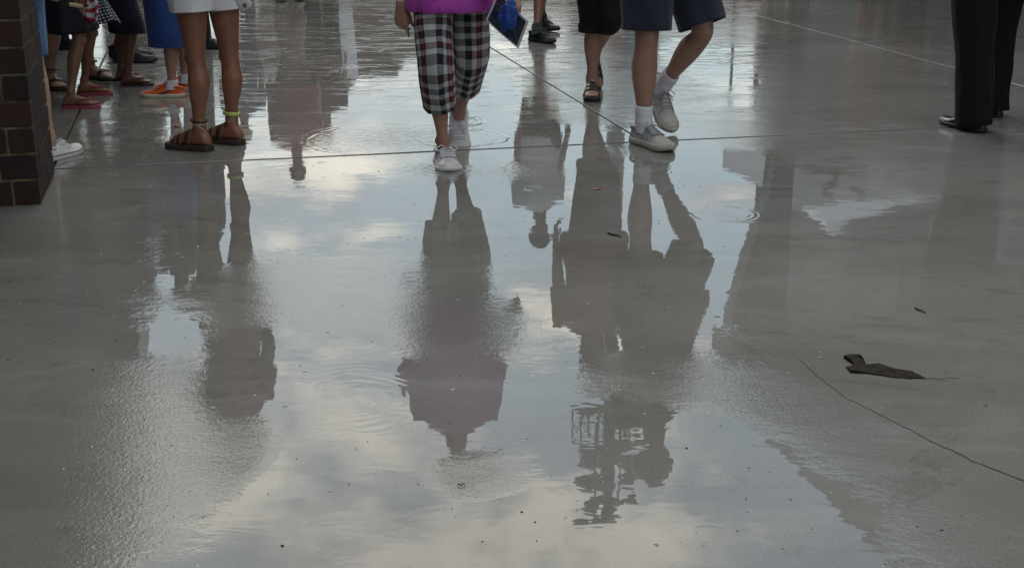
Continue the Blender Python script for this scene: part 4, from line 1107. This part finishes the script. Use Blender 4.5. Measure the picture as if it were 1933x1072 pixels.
afar('distant child-sized figure in a loose white tee and shorts reflected on the right', 2.86, 14.3, .92, (-.2, -1), M_shdark, .75, (.52, .50, .58), S_warm)
afar('distant figure in a pale grey tee and brown shorts reflected on the right', 4.35, 16.2, 1.0, (-.2, -1), cloth('brown_shorts', (.12, .08, .055)), .9, (.34, .33, .36), S_warm)
afar('distant figure in an orange-brown shirt reflected near the black trousers', 5.05, 17.0, 1.02, (-.3, -1), cloth('olive_jean', (.08, .08, .06)), 1.9, (.22, .10, .05), S_mid)
afar('distant figure in a pale jacket and jeans reflected at the right', 5.75, 16.0, .96, (-.3, -1), cloth('mid_jean', (.07, .09, .14)), 1.95, (.36, .37, .38), S_mid, 1.9)

afar('distant figure in a dark green shirt and cream trousers reflected at the top right', 3.55, 18.2, 1.0, (.3, -1), cloth('cream_trousers', (.30, .27, .22)), 1.95, (.04, .07, .05), S_warm)
afar('distant figure in a red shirt and white shorts reflected at the top right', 4.0, 14.9, .95, (-.8, -.6), cloth('white_shorts', (.50, .50, .50)), .8, (.30, .05, .05), S_mid)
afar('distant figure in a navy shirt and tan shorts reflected at the top right', 6.3, 18.4, 1.0, (-.5, -1), cloth('tan_shorts', (.26, .19, .12)), .9, (.03, .035, .07), S_mid)
afar('distant figure in a pale blue shirt reflected between the two walkers', 1.55, 16.4, .98, (.1, -1), cloth('denim_blue', (.06, .08, .14)), 1.95, (.20, .26, .34), S_mid)

# ------------------------------------------------------------------ things in hands
# the programme in the lady's left hand: a glossy booklet with a white border, and a blue cloth bunched over it
C = [W(917, 38, 5.62), W(978, 92, 5.54), W(996, 42, 5.50), W(940, -16, 5.60)]
def booklet(C):
    r = thing('programme_booklet', 'glossy programme booklet with a white border held point down in the lady\'s left hand', 'booklet')
    n = (C[1] - C[0]).cross(C[3] - C[0]).normalized()
    if n.y > 0: n = -n
    c = sum(C, Vector()) / 4
    def sheet(name, g, d, mat, th=.004, bend=.006):
        mb = MB(); rows = []; N = 10
        for i in range(N + 1):
            row = []
            for j in range(N + 1):
                u_, v_ = i / N, j / N; p_ = (C[0].lerp(C[1], u_)).lerp(C[3].lerp(C[2], u_), v_); p_ = c + (p_ - c) * g
                row.append(p_ + n * (d + bend * math.sin(math.pi * u_) - bend * .7 * v_))
            rows.append(row)
        mb.loft(rows, (False, False), closed=False); mb.loft([[q_ - n * th for q_ in r_] for r_ in rows[::-1]], (False, False), closed=False)
        return put(name, mb, mat, r)
    sheet('pages', 1.0, 0, simple('white_paper', (.62, .62, .62), .35, .04))
    m = bpy.data.materials.new('cover_print'); m.use_nodes = True; t = NT(m.node_tree); co = t.n('ShaderNodeTexCoord').outputs['Object']
    cc = t.ramp(t.noise(co, 26, 4, .6, .6), [(.30, (.015, .02, .03)), (.45, (.02, .035, .07)), (.55, (.05, .07, .10)), (.62, (.10, .03, .04)), (.72, (.03, .045, .075))])
    p_ = t.n('ShaderNodeBsdfPrincipled', {'Base Color': cc, 'Roughness': .22}); t.n('ShaderNodeOutputMaterial', {0: p_.outputs[0]})
    sheet('cover', .90, .0015, m, .001)
    rebase(r, c); return r, n, c
bk, bn, bc_ = booklet(C)
def bunch(center, ax, seed, amp, fr_, mat, name, label, cat, n=48, m=32, sharp=1.0):
    mb = MB(); rings = []
    for i in range(1, m):
        th = math.pi * i / m; row = []
        for j in range(n):
            ph = 2 * math.pi * j / n; d = Vector((math.sin(th) * math.cos(ph), math.sin(th) * math.sin(ph), math.cos(th)))
            w_ = mnoise.noise(d * fr_ + Vector((seed, 0, 0))); rd = 1 - abs(mnoise.noise(d * fr_ * 1.6 + Vector((0, seed, 3)))) * 1.6
            q_ = 1 + amp * (w_ + rd * .6 * sharp); row.append(center + (ax[0] * d.x + ax[1] * d.y + ax[2] * d.z) * q_)
        rings.append(row)
    mb.loft(rings); o = put(name, mb, mat); tag(o, label, cat); return o
bunch(W(958, 30, 5.50), (Vector((.036, 0, 0)), Vector((0, .024, 0)), Vector((.006, 0, .052))), 3.0, .32, 1.9, cloth('blue_satin', (.010, .045, .26), .2, .45), 'blue_cloth', 'bunched royal blue cloth gripped against the programme booklet', 'cloth')
# the stars and stripes cloth hanging from the girl's hand
def flag_cloth():
    m = bpy.data.materials.new('stars_and_stripes_print'); m.use_nodes = True; t = NT(m.node_tree); uv = t.n('ShaderNodeTexCoord').outputs['UV']
    s = t.n('ShaderNodeSeparateXYZ', {0: uv}).outputs
    st = t.m('GREATER_THAN', t.m('FRACT', t.m('MULTIPLY', t.m('ADD', s[1], t.m('MULTIPLY', s[0], .55)), 3.4)), .52)
    strp = t.mix(st, (.50, .48, .47), (.24, .02, .03))
    patch = t.n('ShaderNodeTexVoronoi', {'Vector': uv, 'Scale': 4.5}); pc = t.n('ShaderNodeSeparateXYZ', {0: patch.outputs['Color']}).outputs
    strp = t.mix(t.m('GREATER_THAN', pc[0], .62), strp, t.mix(st, (.24, .02, .03), (.50, .48, .47)))
    gx = t.m('SUBTRACT', t.m('FRACT', t.m('MULTIPLY', s[0], 13)), .5); gy = t.m('SUBTRACT', t.m('FRACT', t.m('MULTIPLY', s[1], 10)), .5)
    star = t.m('LESS_THAN', t.m('ADD', t.m('POWER', t.m('ABSOLUTE', gx), .7), t.m('POWER', t.m('ABSOLUTE', gy), .7)), .50)
    cant = t.mix(star, (.014, .016, .035), (.50, .48, .47))
    c = t.mix(t.m('GREATER_THAN', t.m('SUBTRACT', t.m('MULTIPLY_ADD', s[1], -.35, 1.1), s[0]), .45), strp, cant)
    p_ = t.n('ShaderNodeBsdfPrincipled', {'Base Color': c, 'Roughness': .8}); t.n('ShaderNodeOutputMaterial', {0: p_.outputs[0]})
    mb = MB(); rows, uvs = [], []; Y = 7.02; N = 30
    # hangs as a loose bag from the grip, wider and scalloped at the foot
    for i in range(N + 1):
        f = i / N; row, uv_ = [], []
        for j in range(49):
            th = 2 * math.pi * j / 48; g = j / 48
            x0 = 176 + 18 * f; hw = 13 + 22 * f ** .7; y = -16 + 58 * f + 7 * f * math.sin(th * 3 + 1) + 5 * f * math.cos(th)
            px = x0 + hw * math.cos(th) + 3.0 * math.sin(7 * th + 4 * f) * f
            p_ = W(px, y, Y + (.030 + .05 * f) * math.sin(th) + .008 * math.sin(9 * th + 3 * f)); row.append(p_); uv_.append((.5 - .5 * math.cos(th), 1 - f))
        rows.append(row); uvs.append(uv_)
    c = sum((Vector(q) for q in rows[-1]), Vector()) / 49
    for gq in (.9, .6, .25): rows.append([c + (Vector(q) - c) * gq + Z * .012 for q in rows[N]]); uvs.append(uvs[N])
    mb.loft(rows, (False, False), closed=False, uv=uvs); o = put('flag_cloth', mb, m)
    tag(o, 'crumpled stars and stripes cloth hanging from the girl\'s hand', 'cloth')
flag_cloth()
st = MB(); A, B = W(131, 9, 6.99), W(172, 15, 7.03); d = (B - A).normalized()
st.loft([ring(A + d * x, Vector((0, 1, 0)), Z, a * .35, a, a, 12) for x, a in ((-.002, .002), (0, .008), (.005, .011), (.05, .0105), (.10, .010), (.118, .008), (.12, .002))])
tag(put('wooden_paddle', st, simple('pale_wood', (.50, .40, .24), .6, .12, 30)), 'pale wooden paddle stick held in the girl\'s hand above the skirt', 'stick')
# the pale phone case hanging by the white shorts
def wristlet():
    r = thing('wristlet_pouch', 'pale pouch with a small round black emblem hanging beside the white shorts', 'pouch')
    Y = 5.86; c = W(458, 2, Y); d = unit(W(470, 16, Y) - W(449, -22, Y)); sd = unit(Vector((-d.z, 0, d.x))) ; f = Vector((0, -1, 0)); mb = MB(); rings = []
    for x, g in ((-.075, .5), (-.07, .9), (-.05, 1), (.02, 1.0), (.034, .95), (.041, .7), (.043, .2)):
        rings.append(ring(c + d * x, sd, f, .031 * g, .010 * g, .010 * g, 20, .55))
    mb.loft(rings); put('case', mb, simple('pale_vinyl', (.52, .50, .46), .4, .08), r)
    e = MB(); q = c + d * .022 + f * .011
    e.tube([q + (sd * math.cos(a) + d * math.sin(a)) * .0085 for a in [2 * math.pi * i / 20 for i in range(21)]], .0014, 6, False)
    for a in (0, 60, 120): e.tube([q + (sd * math.cos(R(a)) + d * math.sin(R(a))) * .0065, q - (sd * math.cos(R(a)) + d * math.sin(R(a))) * .0065], .0011, 5)
    put('round_emblem', e, M_black_rub, r)
    s_ = MB(); s_.tube([c - d * .07, c - d * .10 + f * .004, W(447, -40, Y)], .004, 6); put('wrist_strap', s_, simple('grey_strap', (.25, .25, .25), .7), r)
    z_ = MB(); z_.tube([c + sd * .0315 + d * x for x in (-.06, -.02, .02, .036)], .0022, 6); put('zip', z_, M_steel, r)
    rebase(r, c)
wristlet()
# ================================================================== what stands beyond and overhead (seen in the water)
AX = (UX, VX, Z)
def roof(label, u0, u1, v0, v1, z0, z1, edge):
    r = thing('gate_roof', label, 'roof')
    mb = MB(); mb.box(UV((u0 + u1) / 2, (v0 + v1) / 2, (z0 + z1) / 2), (u1 - u0) / 2, (v1 - v0) / 2, (z1 - z0) / 2, AX); put('deck', mb, M_roof, r, False)
    mb = MB(); mb.box(UV(edge, (v0 + v1) / 2, (z0 + z1) / 2 + .03), .035, (v1 - v0) / 2 + .03, (z1 - z0) / 2 + .07, AX); put('fascia', mb, M_steel, r, False)
    v = v0 + 1.0
    while v < v1 - .3:
        mb = MB(); mb.box(UV((u0 + u1) / 2, v, z0 - .11), (u1 - u0) / 2 - .1, .05, .108, AX); put('joist', mb, M_steel, r, False); v += 1.6
    return r
rl = roof('flat gate roof over the left side resting on the brick pillars', -14, -1.03, -16, 30, 3.87, 4.4, -1.0)  # near end lengthened out of view behind the camera to darken the left
rebase(rl, UV(-7, 13, 3.87))
rr_ = roof('flat gate roof over the right side with a slanted end bracket', 5.74, 13, -3, 14, 4.0, 4.6, 5.71)
mb = MB(); q = [UV(5.75, 13.9, 3.99), UV(5.75, 13.9, 3.7), UV(6.18, 13.9, 2.13), UV(6.28, 13.9, 1.6), UV(6.28, 13.9, .0), UV(6.42, 13.9, .0), UV(6.42, 13.9, 3.99)]
mb.loft([q, [p_ - VX * .25 for p_ in q]]); put('end_bracket', mb, M_steel, rr_, False); rebase(rr_, UV(9, 6, 4.0))
pillar(6.3, 6.95, 2.2, 2.85, 3.78, 'brick pillar under the near part of the right gate roof', False)
pillar(-1.22, -.67, 17.0, 17.55, 3.76, 'brick pillar in mid run under the left gate roof', False)
pillar(-1.22, -.67, 28.6, 29.15, 3.76, 'brick pillar under the far end of the left gate roof', False)

M_wallb = simple('brown_block', (0.115, 0.075, 0.058), .85, .2, 1.5, .004, 12); M_wallr = simple('red_brick_wall', (0.16, 0.065, 0.048), .85, .2, 1.5, .004, 12)
M_glass = simple('dark_window', (0.03, 0.035, 0.04), .08, .1); M_trim = simple('stone_trim', (0.24, 0.22, 0.19), .8, .15); M_wallg = simple('grey_block', (0.13, 0.125, 0.12), .85, .2, 1.5)
def building(name, label, boxes, mat, windows, ax=AX, org=Vector(), cornice=True):
    """boxes: x0,x1,y0,y1,z1 in the building's own axes; windows: x, z, w, h on the face y0 of box i"""
    r = thing(name, label, 'building'); P = lambda x, y, z: org + ax[0] * x + ax[1] * y + ax[2] * z
    for (x0, x1, y0, y1, z1) in boxes:
        mb = MB(); mb.box(P((x0 + x1) / 2, (y0 + y1) / 2, z1 / 2), (x1 - x0) / 2, (y1 - y0) / 2, z1 / 2, ax); wl = put('wall', mb, mat, r, False)
        if cornice:
            mb = MB(); mb.box(P((x0 + x1) / 2, (y0 + y1) / 2, z1 + .12), (x1 - x0) / 2 + .08, (y1 - y0) / 2 + .08, .118, ax); put('cornice', mb, M_trim, wl, False)
    for (x, z, w_, h, y0) in windows:
        mb = MB(); mb.box(P(x, y0 - .01, z), w_ / 2 + .08, .05, h / 2 + .08, ax); f = put('window', mb, M_trim, r, False)
        mb = MB(); mb.box(P(x, y0 - .045, z), w_ / 2, .03, h / 2, ax); put('pane', mb, M_glass, f, False)
    rebase(r, P(boxes[0][0], boxes[0][2], 0))
I3 = (Vector((1, 0, 0)), Vector((0, 1, 0)), Z)
building('ticket_building', 'low brown building with a stepped roofline across the plaza', [(-8.6, -5.6, 45, 54, 5.75), (-5.58, -4.0, 45, 53, 5.35), (-3.98, -.9, 45, 52, 4.75)], M_wallb,
         [(-7.6, 2.2, 1.2, 1.5, 45), (-6.3, 2.2, 1.2, 1.5, 45), (-3.2, 1.9, 1.4, 1.3, 45), (-1.8, 1.9, 1.4, 1.3, 45)], I3)
building('shop_row', 'long low red brick row with a taller bay across the plaza', [(2.4, 5.2, 49, 58, 5.7), (5.22, 16, 50, 58, 4.5), (-.6, 2.38, 50, 58, 4.2)], M_wallr,
         [(3.1, 2, 1, 1.6, 49), (4.5, 2, 1, 1.6, 49), (7, 2, 1.6, 1.4, 50), (9.5, 2, 1.6, 1.4, 50), (12, 2, 1.6, 1.4, 50), (.8, 1.9, 1.4, 1.3, 50)], I3)
building('concourse_building', 'tall dark concourse building behind the tent on the right', [(8.95, 24, 17, 20.5, 6.0)], M_wallg,
         [(11 + 2.6 * i, z_, 1.5, 1.4, 17) for i in range(5) for z_ in (1.9, 4.4)], AX)
building('side_wall', 'unseen block wall added under the left roof to keep light off the left side', [(-9, -4.6, -15.5, 29.8, 3.75)], M_wallg, [], AX, cornice=False)  # added out of view: shuts off light from the left, darkening the people there
building('side_wall', 'block wall of the gate house under the right roof', [(9.3, 12.8, -2.8, 13.8, 3.98)], M_wallg, [], AX, cornice=False)

M_tent = cloth('white_tent_vinyl', (.74, .74, .80), .05, .5)
def tent(label, c, hw, eave, peak, val):
    r = thing('canopy_tent', label, 'tent'); c = Vector(c); N = 12
    for sx, sy in ((-1, -1), (1, -1), (1, 1), (-1, 1)):
        mb = MB(); mb.tube([c + UX * (sx * hw * .96) + VX * (sy * hw * .96), c + UX * (sx * hw * .96) + VX * (sy * hw * .96) + Z * (eave - .01)], .022, 8); put('pole', mb, M_steel, r)
    mb = MB(); rows = []
    for i in range(N + 1):
        f = i / N; s_ = hw * (1 - f); z = eave + (peak - eave) * f ** 1.7; row = []
        for j in range(40):
            a = j / 10; sd_, q = int(a), a - int(a); e = [(-1 + 2 * q, -1), (1, -1 + 2 * q), (1 - 2 * q, 1), (-1, 1 - 2 * q)][sd_]
            sag = .05 * math.sin(math.pi * q) * (1 - f)
            row.append(c + UX * (e[0] * s_) + VX * (e[1] * s_) + Z * (z - sag))
        rows.append(row)
    mb.loft(rows, (False, False)); top = put('canopy', mb, M_tent, r, False)
    mb = MB(); rows = []
    for f in (0, .5, 1):
        rows.append([p_ * 1.0 + Z * (-val * f * (1 - .25 * abs(math.sin(j * math.pi / 5)))) for j, p_ in enumerate([c + UX * (e[0] * hw) + VX * (e[1] * hw) + Z * (eave - .05 * math.sin(math.pi * q)) for e, q in [([(-1 + 2 * (j / 10 % 1), -1), (1, -1 + 2 * (j / 10 % 1)), (1 - 2 * (j / 10 % 1), 1), (-1, 1 - 2 * (j / 10 % 1))][j // 10], j / 10 % 1) for j in range(40)]])])
    mb.loft(rows, (False, False)); put('valance', mb, M_tent, r, False)
    return r, c
r, c = tent('white peaked canopy tent with dark curly print standing on the right', (4.75, 18.9, 0), 1.28, 3.15, 3.95, .55)
pm = MB(); f0 = c - VX * 1.0
for i, x in enumerate((-.75, -.35, .15, .55, .85)):
    b = c + UX * x - VX * 1.293 + Z * 2.87
    pm.tube([b + UX * (.10 * math.sin(2.2 * q_ + i)) + Z * (.30 * (q_ / 3 - .5)) for q_ in (0, .5, 1, 1.5, 2, 2.5, 3)], .022, 6)
put('curly_print', pm, simple('charcoal_ink', (.06, .055, .07), .6), r); rebase(r, c)
r, c = tent('plain white peaked tent far left across the plaza', (-6.4, 27.5, 0), 1.6, 2.9, 3.7, .35); rebase(r, c)

def board(name, label, A, B, z0, z1, mat, cat='sign', posts=True, stripes=None, smat=None, wires=None):
    r = thing(name, label, cat); A, B = Vector(A), Vector(B); d = (B - A).normalized(); n = Vector((d.y, -d.x, 0)); n = n if n.y < 0 else -n; L = (B - A).length
    mb = MB(); mb.box((A + B) / 2 + Z * ((z0 + z1) / 2), L / 2, .03, (z1 - z0) / 2, (d, n, Z)); put('panel', mb, mat, r, False)
    if posts:
        for P_ in (A, B):
            mb = MB(); mb.tube([P_ - n * .06, P_ - n * .06 + Z * z1], .03, 8); put('post', mb, simple('white_post', (.55, .55, .55), .5), r)
    if wires:
        for P_ in (A.lerp(B, .15), A.lerp(B, .85)):
            mb = MB(); mb.tube([P_ + Z * (z1 - .01), P_ + Z * wires], .006, 6); put('hanging_rod', mb, M_steel, r)
    for (x0, x1, y0, y1, m_) in stripes or []:
        mb = MB(); mb.box(A + d * (L * (x0 + x1) / 2) + Z * (z0 + (z1 - z0) * (y0 + y1) / 2) + n * .034, L * (x1 - x0) / 2, .004, (z1 - z0) * (y1 - y0) / 2, (d, n, Z)); put('print_panel', mb, m_, r, False)
    rebase(r, (A + B) / 2); return r
M_red = simple('red_sign_paint', (.50, .07, .055), .5, .12, 3); M_pgrn = simple('pale_grey_green', (.30, .36, .31), .5, .1); M_pale = simple('pale_panel', (.36, .37, .38), .5, .1)
pan = [(.05, .34, .42, .92, M_pgrn)] + [(.45 + .13 * (i % 3), .56 + .13 * (i % 3), .84 - .10 * (i // 3) - .05, .84 - .10 * (i // 3) - .012, M_pgrn) for i in range(18)]
board('menu_sign', 'tall red menu sign with rows of pale lettering beside the white tent', (4.85, 20.3, 0), (5.75, 18.5 + 1.0, 0), 2.7, 5.0, M_red, stripes=pan)
M_or = simple('orange_print', (.55, .22, .05), .5); M_bl = simple('blue_print', (.08, .14, .40), .5); M_wh = simple('white_print', (.62, .63, .64), .5)
board('hanging_poster', 'white poster with blue and orange print hanging under the right roof', (4.85, 13.2, 0), (5.25, 13.0, 0), 1.75, 2.65, M_wh, posts=False, wires=4.0,
      stripes=[(.2, .45, .10, .5, M_bl), (.5, .85, .15, .38, M_or), (.1, .4, .6, .75, M_or), (.55, .9, .62, .9, M_bl)])
board('notice_panel', 'plain pale notice panel hanging under the right roof', (4.35, 14.25, 0), (5.2, 14.05, 0), 2.85, 3.62, M_pale, posts=False, wires=4.0)
# a furled white umbrella and a banner near the ticket building
r = thing('banner_pole', 'thin pole with a narrow white banner in front of the brown building', 'banner'); b = Vector((-4.05, 31, 0))
mb = MB(); mb.tube([b, b + Z * 3.6], .03, 8); put('pole', mb, M_steel, r)
mb = MB(); rows = []
for i in range(13):
    f = i / 12; rows.append([b + Vector((.05 + .42 * x * (1 - .25 * f), .03 * math.sin(6 * x + 5 * f), 3.5 - 1.7 * f)) for x in (0, .25, .5, .75, 1)])
mb.loft(rows, (False, False), closed=False); put('cloth', mb, M_tent, r); rebase(r, b)

# stadium light tower
def light_tower():
    r = thing('light_tower', 'stadium light tower with a staggered bank of floodlights, seen upside down in the water', 'light tower')
    Y = 70.0; X = 5.55; b = Vector((X, Y, 0))
    mb = MB(); mb.tube([b, b + Z * 20, b + Z * 35], [.55, .45, .30], 12); put('mast', mb, M_steel, r)
    dv = unit((1, .32, 0)); nn = Vector((dv.y, -dv.x, 0)); P = lambda x, z, y=0: b + dv * x + nn * y + Z * z
    fm = MB()
    for z in (29.7, 31.2, 32.7, 34.2): fm.tube([P(-2.0, z, .35), P(1.6, z, .35)], .055, 6)
    for x in (-.9, .6): fm.tube([P(x, 28.8, .3), P(x, 34.6, .3)], .06, 6)
    put('lamp_frame', fm, M_steel, r)
    cg = MB(); z0, z1 = 27.9, 29.8
    co_ = [(-2.3, .2), (-2.3, 1.6), (.6, 1.6), (.6, .2)]
    for z in (z0, (z0 + z1) / 2, z1): cg.tube([P(x, z, y) for x, y in co_ + co_[:1]], .05, 6, False)
    for (x, y) in co_ + [(-1.3, 1.6), (-.3, 1.6), (-1.3, .2), (-.3, .2)]: cg.tube([P(x, z0, y), P(x, z1, y)], .05, 6)
    for i in range(3): cg.tube([P(-2.3 + i, z0, 1.6), P(-1.3 + i, z1, 1.6)], .04, 6)
    put('service_cage', cg, M_steel, r)
    pf = MB(); pf.box(P(-.85, z0 - .05, .9), 1.5, .75, .04, (dv, nn, Z)); put('platform', pf, M_steel, r, False)
    lm = MB(); lm.loft([ring(Vector((0, -.42, 0)), Vector((1, 0, 0)), Z, .47, .47, .47, 14), ring(Vector((0, -.34, 0)), Vector((1, 0, 0)), Z, .49, .49, .49, 14), ring(Vector((0, -.05, 0)), Vector((1, 0, 0)), Z, .26, .26, .26, 14), ring(Vector((0, .16, 0)), Vector((1, 0, 0)), Z, .12, .12, .12, 14)])
    lme = lm.mesh('floodlight', M_steel)
    random.seed(5)
    for j, z in enumerate((30.0, 31.15, 32.3, 33.45, 34.5)):
        n = (5, 5, 5, 4, 3)[j]
        for i in range(n):
            x = -1.75 + i * (.86) + (j % 2) * .35 - (.1 if j > 3 else 0)
            o = bpy.data.objects.new('floodlight', lme); COL.objects.link(o); o.parent = r; o.location = P(x + random.uniform(-.18, .18), z + random.uniform(-.22, .22), .62); o.scale = (1.1,) * 3
            o.rotation_euler = (R(-28 + random.uniform(-5, 5)), 0, R(-12 + random.uniform(-26, 26)))
            br = MB()
    rebase(r, b)
light_tower()

# ================================================================== small things lying on the wet floor
def outline(name, pts, mat, label, cat, th=.0025, z=.0005, curl=.014):
    P_ = [G(x, y) for x, y in pts]; L = []
    for i in range(len(P_)):
        a, b = P_[i], P_[(i + 1) % len(P_)]
        for q in range(5):
            p_ = a.lerp(b, q / 5); p_ += Vector((mnoise.noise(p_ * 60), mnoise.noise(p_ * 60 + Vector((5, 5, 5))), 0)) * .0035; L.append(p_)
    mb = MB(); n = len(L); top = [p_ + Z * (z + th + curl * max(0, mnoise.noise(p_ * 14 + Vector((1, 2, 3))))) for p_ in L]
    vs = top + [p_ + Z * z for p_ in L]; fs = [tuple(range(n)), tuple(range(2 * n - 1, n - 1, -1))] + [(i, i + n, (i + 1) % n + n, (i + 1) % n) for i in range(n)]
    mb.add(vs, fs); o = put(name, mb, mat, None, False)
    if mnoise and (o.data.polygons[0].normal.z < 0): o.data.flip_normals()
    tag(o, label, cat); return o
M_tape = simple('wet_dark_paper', (0.022, 0.017, 0.015), .85, .45, 40, .003, 90, .14)
outline('torn_strip', [(1594, 677), (1620, 672), (1634, 689), (1660, 688), (1690, 697), (1722, 702), (1746, 715), (1712, 715), (1672, 711), (1640, 706), (1606, 704), (1596, 694), (1612, 690)], M_tape, 'torn dark wet strip of paper lying on the concrete at the right', 'litter')
M_twig = simple('wet_twig', (0.03, 0.024, 0.018), .6, .3, 90)
def twig(px0, px1, r, label):
    a, b = G(*px0, z=.004), G(*px1, z=.004); mb = MB(); mb.tube([a.lerp(b, q / 6) + Vector((0, .004 * math.sin(q * 1.7), .001 * math.sin(q * 2))) for q in range(7)], [r, r * 1.1, r, r * 1.05, r * .9, r * .8, r * .6], 6)
    tag(put('twig', mb, M_twig), label, 'twig', 'twigs on the wet concrete')
twig((1727, 581), (1747, 589), .0028, 'short straight dark twig above the torn strip')
twig((1745, 715), (1812, 713), .0010, 'hair-thin fibre trailing from the tip of the torn strip')
twig((1147, 440), (1172, 446), .0035, 'small dark stick lying between the two reflected walkers')
twig((864, 914), (878, 914), .0012, 'tiny dark sliver below the reflection of the lady in magenta')
mb = MB(); c = G(1127, 358); mb.ell(c + Z * .003, (Vector((.018, .003, 0)), Vector((0, .012, 0)), Vector((0, 0, .003))), 12, 6); tag(put('fallen_leaf', mb, simple('red_leaf', (.20, .045, .02), .5, .3, 80)), 'small reddish leaf lying in the water under the reflected capris', 'leaf')
mb = MB(); c = G(333, 242); mb.ell(c + Z * .010, (Vector((.013, 0, 0)), Vector((0, .011, 0)), Vector((0, 0, .010))), 12, 8); tag(put('pebble', mb, simple('tan_pebble', (.34, .20, .11), .6, .25, 80)), 'round tan pebble on the floor left of the brown sandals', 'pebble')
M_crumb = simple('dark_grit', (0.03, 0.026, 0.022), .6, .3, 90); M_crumbl = simple('pale_grit', (.32, .30, .27), .6, .3, 90)
gr = MB(); gl = MB()
random.seed(11)
for i in range(260):
    x, y = random.uniform(-60, 1990), random.uniform(250, 1072) ** 1.0; c = G(x, y); s_ = random.choice((.0008, .001, .0013, .002)) * random.uniform(.7, 1.2); m_ = gl if random.random() < .28 else gr
    a = random.uniform(0, 6.28); e = random.uniform(.6, 1.8)
    m_.ell(c + Z * s_ * .4, (Vector((math.cos(a), math.sin(a), 0)) * s_ * e, Vector((-math.sin(a), math.cos(a), 0)) * s_, Z * s_ * .6), 6, 4)
for (x, y, s_) in [(15, 680, .008), (175, 698, .010), (1657, 545, .008), (567, 690, .005), (756, 708, .006), (533, 1030, .010), (985, 966, .008), (1010, 985, .007), (1296, 846, .008), (694, 833, .005), (560, 866, .005), (1698, 650, .006), (762, 520, .005), (1160, 545, .004)]:
    s_ *= .38; gr.ell(G(x, y) + Z * s_ * .3, (Vector((s_, 0, 0)), Vector((0, s_ * .7, 0)), Z * s_ * .45), 8, 5)
o = put('dark_grit', gr, M_crumb, None); o['kind'] = 'stuff'; o = put('pale_grit', gl, M_crumbl, None); o['kind'] = 'stuff'
